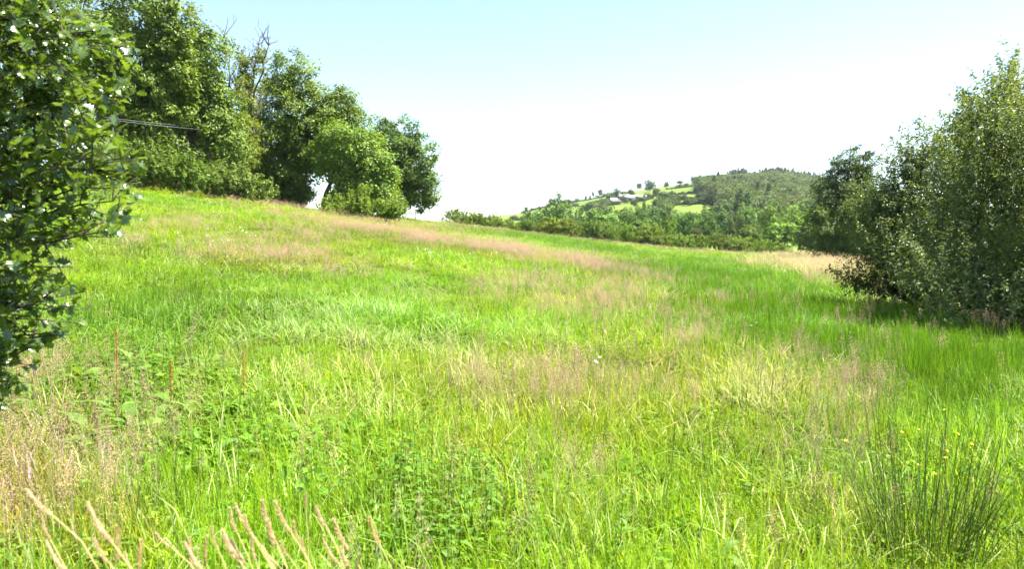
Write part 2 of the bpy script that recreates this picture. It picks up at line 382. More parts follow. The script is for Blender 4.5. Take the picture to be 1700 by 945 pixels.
obj('crown', mesh('crown', V, Fc, M_TREE, {'rnd': ('FLOAT', 'POINT', rnd)}), root, color=(1.15, 1.0, .8))
# shrubs along the left field edge
for i, (D, bx, bl, n, per, col, lab) in enumerate([
    (47, 285, [(262,272,40,30),(300,284,38,28),(325,296,28,18),(270,296,40,14)], 280, 40, (1.15,1.2,.9), 'bright green shrub at the wood edge below the wires'),
    (46, 205, [(205,266,34,36),(170,279,45,28),(235,286,28,22)], 230, 40, (1.0,1.0,.9), 'green shrub at the wood edge half hidden by the holly'),
    (50, 395, [(375,302,38,26),(410,310,36,21),(435,322,20,12),(375,318,34,10)], 290, 40, (1.35,1.25,1.35), 'greyish pale green shrub at the left wood edge'),
    (55, 560, [(548,340,18,11),(578,345,36,12)], 150, 36, (1.4,1.35,.8), 'low bright shrub below the pale tree at the wood edge'),
    (54.5, 602, [(602,332,13,18)], 60, 30, (1.45,1.4,.85), 'small upright sapling rising from the low shrubs'),
    (57, 640, [(628,348,36,12),(658,353,18,9)], 150, 36, (1.3,1.3,.75), 'low green shrub at the right end below the oak')]):
    pix_tree('shrub', lab, 'shrub', D, bx, bl, leaf=.15, n=n, per=per, cr=.45, r0=.06, mat=M_BUSH, col=col, seed=30+i, shoots=.7, group='shrubs along the left wood edge', twigs=20)

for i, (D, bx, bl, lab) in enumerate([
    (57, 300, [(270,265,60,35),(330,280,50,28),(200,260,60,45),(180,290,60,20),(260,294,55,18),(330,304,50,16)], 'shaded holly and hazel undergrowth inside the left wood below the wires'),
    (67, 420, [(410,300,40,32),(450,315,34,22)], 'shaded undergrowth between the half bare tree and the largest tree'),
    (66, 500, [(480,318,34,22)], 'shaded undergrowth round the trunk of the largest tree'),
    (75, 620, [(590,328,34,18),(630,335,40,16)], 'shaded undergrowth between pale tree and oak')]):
    pix_tree('undergrowth', lab, 'undergrowth', D, bx, bl, n=170, per=45, cr=.7, r0=.08, mat=M_TREE, col=(.75,.8,.75), seed=130+i, group='undergrowth in the left wood', twigs=20)  # understory shade painted in: the tree leaf colour is dimmed
# right-hand sallow thicket
pix_tree('sallow_bush', 'broad glossy sallow bush at right, nearest the tawny grass', 'bush', 19.5, 1520, [(1515,345,80,68),(1475,385,58,55),(1575,305,70,75),(1520,268,26,42),(1550,420,85,60,-1),(1468,355,34,36),(1540,470,70,36,-1.5)], leaf=.075, n=1250, per=40, cr=.42, r0=.06, mat=M_SALLOW, seed=41, shoots=.75, twigs=120, asp=.5, split=.12, inner=.4)
pix_tree('sallow_bush', 'tall sallow bush at the right edge with yellowish upright shoots', 'bush', 16.0, 1650, [(1640,270,75,90),(1620,380,95,80),(1690,330,80,110),(1668,200,45,60),(1600,460,90,50,-1),(1690,470,90,60,-1.5),(1640,508,85,36,-2),(1710,525,70,36,-2)], leaf=.07, n=1350, per=40, cr=.38, r0=.06, mat=M_SALLOW, seed=42, col=(1.05,1.05,1.0), shoots=.75, twigs=120, asp=.5, split=.12, inner=.4)
pix_tree('sallow_bush', 'sallow bush cut off by the right edge of the picture', 'bush', 14.0, 1830, [(1790,250,95,110),(1800,400,110,100),(1760,480,80,60),(1850,200,90,110),(1780,540,80,40)], leaf=.07, n=650, per=38, cr=.38, r0=.06, mat=M_SALLOW, seed=43, shoots=.75, twigs=60, asp=.5, split=.12)
pix_tree('bramble_bush', 'low brownish bramble under the left side of the sallow', 'bush', 18.6, 1450, [(1445,462,46,26),(1490,470,40,28),(1530,485,45,25)], leaf=.06, n=330, per=30, cr=.3, r0=.02, mat=M_BUSH, col=(.75,.5,.55), seed=44, shoots=.5, twigs=60, split=.2)
pix_tree('broadleaf_tree', 'leafy young tree rising behind the right hand sallow', 'tree', 27, 1660, [(1650,195,50,55),(1690,150,40,55),(1690,240,70,70),(1610,250,50,45)], leaf=.11, n=420, per=40, cr=.55, r0=.09, mat=M_SALLOW, col=(1.2,1.15,.9), seed=45, shoots=1.0, twigs=60)

# conifers
def conifer_mesh(rng, H, R, stems, whorls, needles, leaf, droop=.25, irregular=.35, low=.08, taper=.75, jit=.05):
    tb = MB(); P = []; A = []
    for (sx, sy, h) in stems:
        spine = np.c_[np.linspace(0, sx, 8), np.linspace(0, sy, 8), np.linspace(-.2, h, 8)]; spine[1:-1, :2] += rng.normal(0, .03*H/8, (6, 2))
        tb.add(*tube(spine, np.linspace(.018*H, .003*H, 8), 7), .5)
        for w in range(whorls):
            t = low+(1-low)*(w+rng.random())/whorls
            if t > .985: continue
            z = t*h; s = np.array([np.interp(z, spine[:, 2], spine[:, 0]), np.interp(z, spine[:, 2], spine[:, 1]), z])
            for b in range(rng.integers(3, 6)):
                a = rng.uniform(0, 2*np.pi); Lb = R*(1-t)**taper*rng.uniform(max(.12, 1-irregular*1.6), 1+irregular*.5)+.04*R
                d = np.array([np.cos(a), np.sin(a), 0])
                e = s+d*Lb+np.array([0, 0, Lb*rng.uniform(-droop, droop*.9)]); m_ = (s+e)/2+np.array([0, 0, Lb*.12-Lb*droop*.3])
                br = bezier(s, m_, e, 6); tb.add(*tube(br, np.linspace(.005*H, .0012*H, 6)*(.5+.7*(1-t)), 4), .5)
                k = max(4, int(needles*Lb/R)); u = rng.uniform(.12, 1, k)
                q = np.stack([np.interp(u, np.linspace(0, 1, 6), br[:, c]) for c in range(3)], 1)
                side = np.cross(d, [0, 0, 1.]); off = rng.normal(size=(k, 1))*side*Lb*.16*(1.15-u)[:, None]
                q = q+off+np.c_[np.zeros(k), np.zeros(k), -np.abs(rng.normal(0, .05*Lb, k))+(rng.normal(0, jit*Lb, k) if jit > .05 else 0)]
                P.append(q); A.append(nrm(d*.8+off/(Lb*.16+1e-6)*.7+rng.normal(size=(k, 3))*.35-np.array([0, 0, .25])))
    P = np.concatenate(P); A = np.concatenate(A); n = len(P)
    V, Fc = leaf_faces(P, A, nrm(rng.normal(size=(n, 3))*.6+np.array([0, 0, 1])), leaf*rng.uniform(.6, 1.4, n), leaf*.32*rng.uniform(.7, 1.3, n))
    return mesh('crown', V, Fc, M_NEEDLE, {'rnd': ('FLOAT', 'POINT', np.repeat(rng.random(n), 4))}), tb.mesh('trunk', M_BARK, True)
def conifer(name, label, px, D, top, base_z=None, cm=None, H0=1, col=(1, 1, 1), wid=1., rz=0, group=None):
    X = px2x(px, D); z = gz(X, D) if base_z is None else base_z
    h = at(px, top, D)[2]-z; s = h/H0
    root = tag(empty(name, (X, D, z), rz, (s*wid, s*wid, s)), label, 'tree', group)
    obj('trunk', cm[1], root); obj('crown', cm[0], root, color=col); return root
larch = conifer_mesh(np.random.default_rng(51), 11, 3.7, [(.3, 0, 10.9), (1.9, .5, 10.5), (-.9, .6, 9.4)], 26, 300, .26, irregular=.7, droop=.55, taper=.45, jit=.15)
conifer('larch_tree', 'dark ragged larch with open spreading branches left of the sallow', 1402, 72, 240, cm=larch, H0=10.9, col=(1.3, 1.25, 1.0))
spruce = conifer_mesh(np.random.default_rng(52), 11, 2.3, [(0, 0, 11)], 34, 90, .26, irregular=.3, droop=.3)
conifer('spruce_tree', 'blue green spruce spire poking up behind the right thicket', 1590, 44, 146, cm=spruce, H0=11, col=(.9, 1.0, 1.0), wid=1.0)
pix_tree('shrub', 'shaded evergreen shrub at the foot of the larch', 'shrub', 70, 1385, [(1375,385,25,34),(1410,370,30,45),(1435,395,30,28)], leaf=.2, n=260, per=50, cr=.6, r0=.08, mat=M_TREE, col=(.75,.8,.7), seed=53)  # leaf colour darkened to carry the shade at the larch's foot

# ------------------------------------------------------------------ prototypes for hedge bushes and valley trees
def proto_tree(seed, blobs, H, leaf, n, per, cr, mat, shoots=0., r0=.2, inner=.3):
    rng = np.random.default_rng(seed)
    V, Fc, rnd, cc = crown(rng, blobs, n, cr, per, leaf, inner, .3, shoots, rough=.3)
    V[:, 2] = np.maximum(V[:, 2], .02)
    t = limbs(rng, (0, 0, 0), blobs, cc, r0, 24)
    return mesh('crown', V, Fc, mat, {'rnd': ('FLOAT', 'POINT', rnd)}), t.mesh('trunk', M_BARK, True), H, 2*max(abs(b[0][0])+b[1][0] for b in blobs)
def rblobs(rng, H, W, n, low):
    out = [((0, 0, H*.62), (W*.36, W*.36, H*.3))]
    for k in range(n):
        a = k*2*np.pi/n+rng.uniform(-.4, .4); r = W*rng.uniform(.18, .27); z = H*rng.uniform(low+.12, .74)
        out.append(((r*np.cos(a), r*np.sin(a), z), (W*rng.uniform(.2, .27), W*rng.uniform(.2, .27), H*rng.uniform(.16, .25))))
    return out
M_TREE_FAR = leaf_mat('valley_leaves', (.04, .075, .014), (.14, .19, .04), trans=.10, rough=.6, spec=.15)
TREES = [proto_tree(60+i, rblobs(np.random.default_rng(60+i), 12, [11, 10, 9, 12][i], 8, .2), 12, .42, 260, 34, .75, M_TREE_FAR) for i in range(4)]
BUSHES = [proto_tree(70+i, rblobs(np.random.default_rng(70+i), 4, [6.5, 5.5, 6][i], 7, .05), 4, .2, 260, 30, .42, M_BUSH, .35, .06) for i in range(3)]
SPRUCE_FAR = conifer_mesh(np.random.default_rng(80), 14, 2.8, [(0, 0, 14)], 24, 44, .7, irregular=.3)
PINE_FAR = conifer_mesh(np.random.default_rng(81), 14, 3.4, [(0, 0, 14), (1.0, .3, 12.5)], 16, 44, .6, irregular=.6, low=.2)
def place(proto, name, label, cat, px, top, width, D, col=(1, 1, 1), group=None, rz=None, sink=0):
    if name == 'hedge_bush': col = tuple(np.array(col)*(1.35, 1.25, 1.1)*RNG.uniform(.85, 1.15))
    if name == 'valley_tree': col = tuple(np.array(col)**1.5*RNG.uniform(1.2, 1.75))
    cm, tm, H, W = proto
    X = px2x(px, D); z = gz(X, D)-sink
    h = (at(px, top, D)[2]-z)*(1.16 if name == 'hedge_bush' else 1.12); w = width*D/F_PX*(1.08 if name == 'hedge_bush' else 1.05)
    root = tag(empty(name, (X, D, z), RNG.uniform(0, 6) if rz is None else rz, (w/W, w/W, h/H)), label, cat, group)
    obj('trunk', tm, root); obj('crown', cm, root, color=col); return root
G1 = 'hedge bushes along the far edge of the meadow'
hedge = [  # px, top, width, D, kind, colour, label
 (760,349,58,112,0,(1.1,1.15,.8),'first hedge bush right of the oak, standing alone on the skyline'),
 (785,354,42,113,1,(1.1,1.1,.85),'small hedge bush close right of the lone skyline bush'),
 (822,357,36,114,2,(1.15,1.2,.8),'rounded bright bush on the skyline end of the hedge'),
 (806,360,40,113.5,2,(1.05,1.1,.85),'low bush filling the gap between the lone bush and the rounded bright bush'),
 (850,366,40,116,0,(.95,1.0,.8),'low hedge bush left of the broad domed willow'),
 (876,366,34,117,1,(.9,1.0,.8),'dark low hedge bush touching the broad domed willow'),
 (915,363,62,118,2,(1.25,1.15,.85),'left half of the broad domed willow bushes in the hedge'),
 (948,366,50,118,0,(1.25,1.15,.85),'right half of the broad domed willow bushes in the hedge'),
 (985,368,44,121,1,(.85,.95,.9),'bluish hedge bush right of the broad domed willows'),
 (1012,370,46,122,0,(1.0,1.1,.8),'leafy hedge bush below the hill farm'),
 (1040,372,32,123,2,(1.1,1.2,.75),'bright hedge bush with a pointed top below the hill farm'),
 (1070,374,52,125,2,(1.25,1.2,.85),'yellow green hedge bush left of the small golden tree'),
 (1098,380,44,126,0,(1.2,1.15,.85),'rounded yellowish hedge bush below the small golden tree'),
 (1085,392,46,124,1,(1.0,1.1,.75),'low dark based bush in front of the yellow green hedge'),
 (1130,390,46,127,1,(1.0,1.1,.75),'low green bush in the right half of the hedge, dark underneath'),
 (1158,393,44,128,0,(1.0,1.12,.75),'low leafy bush left of the brownish bush'),
 (1195,388,46,129,2,(.95,.95,.85),'brownish green round bush standing out from the hedge'),
 (1228,394,40,130,1,(1.2,1.25,.8),'bright low bush right of the brownish round bush'),
 (1262,400,44,131,0,(1.15,1.2,.85),'low pale bush near the flat right end of the hedge'),
 (1296,404,44,131,2,(1.1,1.15,.85),'last low hedge bush before the big willow thicket'),
]
for (px, top, w, D, k, col, lab) in hedge: place(BUSHES[k], 'hedge_bush', lab, 'bush', px, top, w, D, col, G1)
G2 = 'valley trees behind the hedge'
valley = [
 (922,334,74,170,0,(.85,1.0,.85),'wide round tree behind the domed willows, under the hill ridge'),
 (880,350,40,190,1,(.8,.95,.95),'small bluish tree peeping over the left part of the hedge'),
 (1000,347,64,185,2,(.9,1.0,.9),'grey green tree right of the wide round tree in the valley'),
 (1040,343,58,200,1,(.85,.95,.8),'dark oak below the farm buildings'),
 (1072,347,60,195,3,(.75,.9,.75),'dark clumped oak in the valley left of the golden tree'),
 (1108,344,60,215,0,(.8,.92,.85),'tall dark oak behind the golden tree'),
 (1110,362,24,150,2,(1.25,1.3,.8),'small golden green tree among the dark oaks'),
 (1142,351,52,190,1,(.8,.95,.8),'rounded oak right of the golden tree'),
 (1172,356,46,185,3,(.8,.92,.8),'second rounded oak right of the golden tree'),
 (1155,380,24,150,2,(.95,.75,.85),'small mauve tinged bush tree behind the hedge'),
 (1195,352,44,215,0,(.85,1.0,.9),'oak left of the pale larch pair'),
 (1060,362,50,160,2,(.95,1.05,.85),'lower tree between hedge and dark oaks'),
 (1238,342,34,205,2,(1.1,1.15,1.2),'silvery green tree beside the pale larch pair'),
 (1284,347,60,165,0,(1.15,1.2,.85),'left willow of the big thicket before the larch'),
 (1325,345,70,150,3,(1.15,1.2,.85),'tallest bright willow of the thicket left of the dark larch'),
 (1300,368,70,140,1,(1.05,1.15,.85),'front willow of the thicket above the tawny grass'),
 (1345,372,60,132,2,(1.0,1.1,.85),'right willow of the thicket touching the dark larch'),
 (1245,372,40,150,1,(1.0,1.05,.8),'small willow left of the big thicket'),
 (1360,345,60,190,0,(.8,.95,.9),'shaded tree just behind the dark larch'),
 (960,352,40,200,3,(.85,1.0,.95),'low bluish tree just right of the wide round tree'),
]
for (px, top, w, D, k, col, lab) in valley: place(TREES[k], 'valley_tree', lab, 'tree', px, top, w, D, col, G2)
for (px, top, D, cm, col, wid, lab) in [
    (1212,346,165,PINE_FAR,(1.6,1.4,.9),1.0,'left one of the pale larch pair in the valley'),
    (1228,350,162,PINE_FAR,(1.5,1.25,.95),.9,'right one of the pale larch pair in the valley'),
    (1261,340,210,SPRUCE_FAR,(.75,.95,1.0),1.1,'dark blue green spruce between silvery tree and willow thicket'),
    (1183,318,330,PINE_FAR,(.9,1.0,1.0),1.5,'big dark pine left of two on the lower hill'),
    (1203,316,335,PINE_FAR,(.85,.95,1.0),1.5,'tallest dark pine on the lower hill above the pale larches'),
    (1222,322,340,SPRUCE_FAR,(.85,.95,1.0),1.4,'dark spruce right of the two big pines on the lower hill'),
    (1168,335,300,SPRUCE_FAR,(.85,1.0,1.0),1.0,'slim spruce at the lower left of the big pines')]:
    conifer('conifer', lab, px, D, top, cm=cm, H0=14, col=col, wid=wid, group='conifers in the valley', rz=RNG.uniform(0, 6))

# ------------------------------------------------------------------ the hill: wood, hedges, single trees, farm
def hill_hit(x, y):
    D = np.linspace(190, 960, 1200)
    P = (at(x, y, 1.0)-np.array([0, 0, CAM_Z]))[None]*D[:, None]+np.array([0, 0, CAM_Z])
    b = P[:, 2] < ground_z(P[:, 0], P[:, 1])
    if not b.any(): return None
    i = int(np.argmax(b)); return np.array([P[i, 0], P[i, 1], gz(P[i, 0], P[i, 1])])
def c5(*pts): return [(900+x*.147, 280+y*.147) for x, y in pts]
FIELDS = [c5((250,385),(510,345),(500,405),(440,430),(380,505),(330,500),(300,430)), c5((380,545),(420,500),(570,478),(570,525)),
          c5((700,410),(800,345),(815,372),(740,415)), c5((1010,335),(1220,250),(1235,300),(1060,338)), c5((960,440),(1000,395),(1255,340),(1190,425)),
          c5((700,470),(860,425),(970,395),(950,450),(800,480)), c5((1300,280),(1410,232),(1700,205),(1705,250),(1480,290)), c5((1300,205),(1335,200),(1345,255),(1310,270)),
          c5((1410,185),(1700,148),(1710,190),(1420,228)),
          [(1130,331),(1136,324),(1170,322),(1170,330)], [(1120,349),(1128,341),(1186,338),(1186,346)], [(1248,328),(1250,324.5),(1303,323.5),(1306,327)],
          [(838,366),(850,358),(869,355),(870,363)], [(866,353),(922,340.5),(900,352)], [(1085,320),(1148,310),(1150,318),(1100,322)], [(1000,352),(1040,341),(1062,339),(1050,350)]]
def in_poly(x, y, poly):
    p = np.array(poly); r = np.zeros(np.shape(x), bool); j = len(p)-1
    for i in range(len(p)):
        c = ((p[i, 1] > y) != (p[j, 1] > y)); r ^= c & (x < (p[j, 0]-p[i, 0])*(y-p[i, 1])/(p[j, 1]-p[i, 1]+1e-12)+p[i, 0]); j = i
    return r
def in_fields(x, y):
    r = np.zeros(np.shape(x), bool)
    for f in FIELDS: r |= in_poly(x, y, f)
    return r
def scatter(name, label, cat, clumps, P, pick, rot, scl, tint, mat, colattr):
    """one 'stuff' object: its mesh holds the plant shapes and the points; geometry nodes copy the shapes to the points"""
    Vs, Fs, kind, att, n = [], [], [], [], 0
    for k, (V, Fc, a) in enumerate(clumps):
        Fc = Fc if isinstance(Fc, list) else [Fc]
        Vs.append(V); Fs += [f+n for f in Fc]; kind.append(np.full(len(V), k+1)); att.append(a); n += len(V)
    npnt = len(P); Vs.append(P); kind.append(np.zeros(npnt, int))
    z = lambda a, d: np.r_[np.zeros((n, d)) if d > 1 else np.zeros(n), a]
    att.append(np.zeros((npnt, 4)) if colattr == 'col' else np.zeros(npnt))
    at_ = {'kind': ('INT', 'POINT', np.concatenate(kind)), 'pick': ('INT', 'POINT', z(pick+1, 1)), 'rot': ('FLOAT_VECTOR', 'POINT', z(rot, 3)),
           'scl': ('FLOAT_VECTOR', 'POINT', z(scl, 3)), 'tintc': ('FLOAT_COLOR', 'POINT', z(np.c_[tint, np.ones(npnt)], 4)),
           colattr: ('FLOAT_COLOR' if colattr == 'col' else 'FLOAT', 'POINT', np.concatenate(att))}
    by = {}
    for f in Fs: by.setdefault(f.shape[1], []).append(f)
    me = mesh(name, np.concatenate(Vs), [np.concatenate(v) for v in by.values()], mat, at_)
    o = tag(obj(name, me), label, cat, kind='stuff')
    ng = bpy.data.node_groups.new(name, 'GeometryNodeTree'); ng.is_modifier = True
    ng.interface.new_socket('Geometry', in_out='INPUT', socket_type='NodeSocketGeometry'); ng.interface.new_socket('Geometry', in_out='OUTPUT', socket_type='NodeSocketGeometry')
    gi = ng.nodes.new('NodeGroupInput'); go = ng.nodes.new('NodeGroupOutput'); L = ng.links.new
    def named(nm, ty):
        a = ng.nodes.new('GeometryNodeInputNamedAttribute'); a.data_type = ty; a.inputs['Name'].default_value = nm; return a.outputs[0]
    def eq(s, v):
        c = ng.nodes.new('FunctionNodeCompare'); c.data_type = 'INT'; c.operation = 'EQUAL'; L(s, c.inputs[2]); c.inputs[3].default_value = v; return c.outputs[0]
    def sep(s):
        g = ng.nodes.new('GeometryNodeSeparateGeometry'); g.domain = 'POINT'; L(gi.outputs[0], g.inputs[0]); L(s, g.inputs[1]); return g.outputs[0]
    kd = named('kind', 'INT'); pk = named('pick', 'INT'); ro = named('rot', 'FLOAT_VECTOR'); sc = named('scl', 'FLOAT_VECTOR')
    pts = sep(eq(kd, 0)); jn = ng.nodes.new('GeometryNodeJoinGeometry')
    for k in range(len(clumps)):
        ip = ng.nodes.new('GeometryNodeInstanceOnPoints')
        L(pts, ip.inputs['Points']); L(eq(pk, k+1), ip.inputs['Selection']); L(sep(eq(kd, k+1)), ip.inputs['Instance']); L(ro, ip.inputs['Rotation']); L(sc, ip.inputs['Scale'])
        L(ip.outputs[0], jn.inputs[0])
    L(jn.outputs[0], go.inputs[0])
    o.modifiers.new('scatter', 'NODES').node_group = ng
    return o
# shapes for the hill wood: broadleaf crowns and conifers, about 10 m tall
def far_shape(seed, H, W, con=False):
    rng = np.random.default_rng(seed)
    if con:
        n = 420; t = rng.random(n)**.8; a = rng.uniform(0, 6.28, n); r = W/2*(1-t)*rng.uniform(.5, 1.1, n)
        pos = np.c_[r*np.cos(a), r*np.sin(a), H*(.06+.94*t)]; d = np.c_[np.cos(a), np.sin(a), np.full(n, -.4)]
        V, Fc = leaf_faces(pos, d, nrm(np.c_[np.cos(a)*.5, np.sin(a)*.5, np.ones(n)]), rng.uniform(.7, 1.4, n), rng.uniform(.3, .6, n)); return V, Fc, np.repeat(rng.uniform(0, .6, n), 4)
    bl = rblobs(rng, H, W, 6, .12); bl.append(((0, 0, H*.35), (W*.4, W*.4, H*.3)))
    V, Fc, rnd, cc = crown(rng, bl, 75, 1.0, 14, .85, .15, .3, rough=.3); V[:, 2] = np.maximum(V[:, 2], .05)
    return V, Fc, rnd
SH = [far_shape(90, 10, 10), far_shape(91, 10, 9), far_shape(92, 10, 11), far_shape(93, 10, 8), far_shape(94, 13, 6, True), far_shape(95, 14, 5, True)]
rng = np.random.default_rng(99)
n = 26000
Dd = np.sqrt(rng.uniform(255**2, 1010**2, n)); ppx = rng.uniform(690, 1950, n); X = px2x(ppx, Dd); Z = ground_z(X, Dd)
h = rng.uniform(.65, 1.15, n)*np.interp(Dd, [260, 600, 900], [1.25, 1.15, 1.0])
x0, y0 = proj(np.c_[X, Dd, Z]); x1, y1 = proj(np.c_[X, Dd, Z+8*h]); _, ym = proj(np.c_[X, Dd, Z+4*h])
wpx = 3.6*h*F_PX/Dd
keep = ~(in_fields(x0, y0) | in_fields(x0, y1))
for fx in (-1, 0, 1):
    for fz in (.12, .35, .6, .85): keep &= ~in_fields(x0+fx*wpx, y0+(y1-y0)*fz)
open_ridge = (x0 < 1140) & (y1 < np.interp(x0, SK[:, 0], SK[:, 1])+1)        # bare ridge pastures
keep &= ~open_ridge & ~((x0 < 905) & (Dd > 420)) & (x0 > 885)
keep &= rng.random(n) < np.where(Dd < 300, .55, .85)
wood_keep = keep
P = np.c_[X, Dd, Z][keep]; h = h[keep]; x0 = x0[keep]; Dk = Dd[keep]; y0k = y0[keep]
con = ((x0 > 1210) & (Dk > 860) & ((x0 < 1240) | (x0 > 1265))) | (rng.random(len(P)) < .02)
pick = np.where(con, rng.integers(4, 6, len(P)), rng.integers(0, 4, len(P)))
h = np.where(con & (Dk > 860), h*rng.uniform(.75, 1.25, len(h)), h)
s = h*.8; scl = np.c_[s*rng.uniform(.8, 1.15, len(P)), s*rng.uniform(.8, 1.15, len(P)), s]
tv = rng.normal(1, .16, len(P))[:, None]; tint = np.clip(np.array([[1, 1, .95]])*tv+rng.normal(0, .07, (len(P), 3)), .5, 1.7)
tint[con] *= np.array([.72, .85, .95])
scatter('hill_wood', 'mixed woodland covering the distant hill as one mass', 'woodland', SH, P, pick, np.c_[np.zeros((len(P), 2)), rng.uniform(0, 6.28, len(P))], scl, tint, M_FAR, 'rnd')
print('hill wood', len(P))
# hedgerows between the pastures: low lines of bushes following the field edges
HP = []
for line in [[(866,353),(922,339),(975,332),(1006,325.5),(1047,318)], c5((1000,345),(1100,340),(1280,310)), c5((1020,385),(1250,335)), c5((1300,290),(1480,300),(1700,275)), c5((440,480),(580,455)),
             [(1120,340),(1180,337)], [(1125,331),(1172,331)], c5((1410,232),(1700,198)), c5((1330,195),(1700,146)), [(1246,329),(1306,328)], c5((700,420),(860,400)), [(838,367),(870,364)]]:
    for (a, b) in zip(line[:-1], line[1:]):
        m_ = int(np.hypot(b[0]-a[0], b[1]-a[1])*1.6)+2
        for t in np.linspace(0, 1, m_):
            p = hill_hit(a[0]+(b[0]-a[0])*t, a[1]+(b[1]-a[1])*t+.8)
            if p is not None and rng.random() > .12: HP.append(p+np.array([rng.normal(0, .8), rng.normal(0, 1.5), -.2]))
HP = np.array(HP); k = len(HP); s = rng.uniform(.10, .24, k)*(1+1.3*(rng.random(k) < .07))
scatter('hill_hedgerows', 'low dark hedgerows dividing the hill pastures', 'hedge', SH[:4], HP, rng.integers(0, 4, k), np.c_[np.zeros((k, 2)), rng.uniform(0, 6, k)], np.c_[s*1.4, s*1.4, s], np.tile([[.75, .85, .8]], (k, 1))*rng.normal(1, .12, (k, 1)), M_FAR, 'rnd')
# single trees that stand out on the hill
def hill_tree(px, base, top, w, k, col, lab, grp):
    p = hill_hit(px, base)
    if p is None: p = np.array([px2x(px, 940), 940, gz(px2x(px, 940), 940)])
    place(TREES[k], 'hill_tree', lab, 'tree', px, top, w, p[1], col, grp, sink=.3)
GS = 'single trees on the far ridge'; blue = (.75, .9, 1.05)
for (px, b, t, w, k, lab) in [(873,352,343,7,1,'tiny tree on the ridge at the far left, above the domed willows'),(883,350,345,6,2,'tiny low tree beside the far left ridge tree'),
    (936,338,332,3,1,'tiny lone bush on the ridge left of the skyline row'),(972,333,325,4,2,'smallest tree at the left of the skyline row'),(979,331,325,5,0,'second tree from the left in the skyline row'),
    (984,330,317,5,3,'narrow tree in the middle of the skyline row'),(996,327,314,9,1,'round headed tree at the right of the skyline row')]:
    hill_tree(px, b, t, w, k, blue, lab, GS)
GH = 'hedgerow trees on the hill pastures'
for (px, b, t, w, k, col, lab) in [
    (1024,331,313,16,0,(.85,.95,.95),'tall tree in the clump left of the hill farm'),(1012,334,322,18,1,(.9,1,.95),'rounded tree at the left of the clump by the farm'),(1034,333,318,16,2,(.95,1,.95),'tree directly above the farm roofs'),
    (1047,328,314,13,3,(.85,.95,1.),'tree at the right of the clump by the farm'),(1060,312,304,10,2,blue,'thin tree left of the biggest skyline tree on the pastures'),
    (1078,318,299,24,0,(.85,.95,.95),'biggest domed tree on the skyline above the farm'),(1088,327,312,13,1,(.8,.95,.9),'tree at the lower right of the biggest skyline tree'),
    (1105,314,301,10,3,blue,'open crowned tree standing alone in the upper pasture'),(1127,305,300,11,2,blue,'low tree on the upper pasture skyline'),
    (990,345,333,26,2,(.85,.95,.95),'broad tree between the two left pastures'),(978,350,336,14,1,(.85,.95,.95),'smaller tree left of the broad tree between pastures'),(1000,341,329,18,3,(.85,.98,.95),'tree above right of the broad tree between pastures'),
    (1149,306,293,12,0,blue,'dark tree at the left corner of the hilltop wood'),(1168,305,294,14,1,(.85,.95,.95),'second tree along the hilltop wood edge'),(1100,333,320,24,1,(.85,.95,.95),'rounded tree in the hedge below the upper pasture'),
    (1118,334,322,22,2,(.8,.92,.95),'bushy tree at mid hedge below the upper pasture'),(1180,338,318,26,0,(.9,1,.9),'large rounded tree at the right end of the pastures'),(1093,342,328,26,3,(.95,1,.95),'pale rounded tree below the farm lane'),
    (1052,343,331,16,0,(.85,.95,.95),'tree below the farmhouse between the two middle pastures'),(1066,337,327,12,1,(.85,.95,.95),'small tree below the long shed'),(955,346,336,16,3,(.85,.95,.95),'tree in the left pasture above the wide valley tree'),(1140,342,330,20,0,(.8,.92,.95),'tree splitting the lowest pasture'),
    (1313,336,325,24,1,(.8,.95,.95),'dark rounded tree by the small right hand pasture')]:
    hill_tree(px, b, t, w, k, col, lab, GH)
# hill farm
def box(mb, a, b):
    x0, y0, z0 = a; x1, y1, z1 = b
    V = [(x0,y0,z0),(x1,y0,z0),(x1,y1,z0),(x0,y1,z0),(x0,y0,z1),(x1,y0,z1),(x1,y1,z1),(x0,y1,z1)]
    mb.add(V, np.array([(0,3,2,1),(4,5,6,7),(0,1,5,4),(1,2,6,5),(2,3,7,6),(3,0,4,7)]))
def farm(name, lab, px, py, Lx, Ly, Hh, roofm, rz, wins, chim=False):
    p = hill_hit(px, py)
    root = tag(empty(name, p-np.array([0, 0, .4]), rz), lab, 'building')
    w = MB(); box(w, (-Lx/2, -Ly/2, 0), (Lx/2, Ly/2, Hh))
    for sx in (-1, 1): w.add([(sx*Lx/2, -Ly/2, Hh), (sx*Lx/2, Ly/2, Hh), (sx*Lx/2, 0, Hh+Ly*.38)], np.array([(0, 1, 2)]))
    obj('wall', w.mesh('wall', M_WALL), root)
    r = MB(); o = .35; th = .18
    for sy in (-1, 1):
        e = np.array([(-Lx/2-o, sy*(Ly/2+o), Hh-o*.76+.05), (Lx/2+o, sy*(Ly/2+o), Hh-o*.76+.05), (Lx/2+o, 0, Hh+Ly*.38+.05), (-Lx/2-o, 0, Hh+Ly*.38+.05)])
        r.add(np.r_[e, e+np.array([0, 0, th])], np.array([(0,1,2,3),(4,5,6,7),(0,1,5,4),(1,2,6,5),(3,0,4,7)]))
    rf = obj('roof', r.mesh('roof', roofm), root)
    if chim:
        c = MB(); box(c, (-Lx/2+.1, -.4, Hh+Ly*.2), (-Lx/2+.8, .4, Hh+Ly*.38+1.1)); obj('chimney', c.mesh('chimney', M_WALL), rf)
    for (x, z, ww, hh) in wins:
        c = MB(); box(c, (x-ww/2, -Ly/2-.05, z), (x+ww/2, -Ly/2+.02, z+hh)); obj('window', c.mesh('window', M_DARK), root)
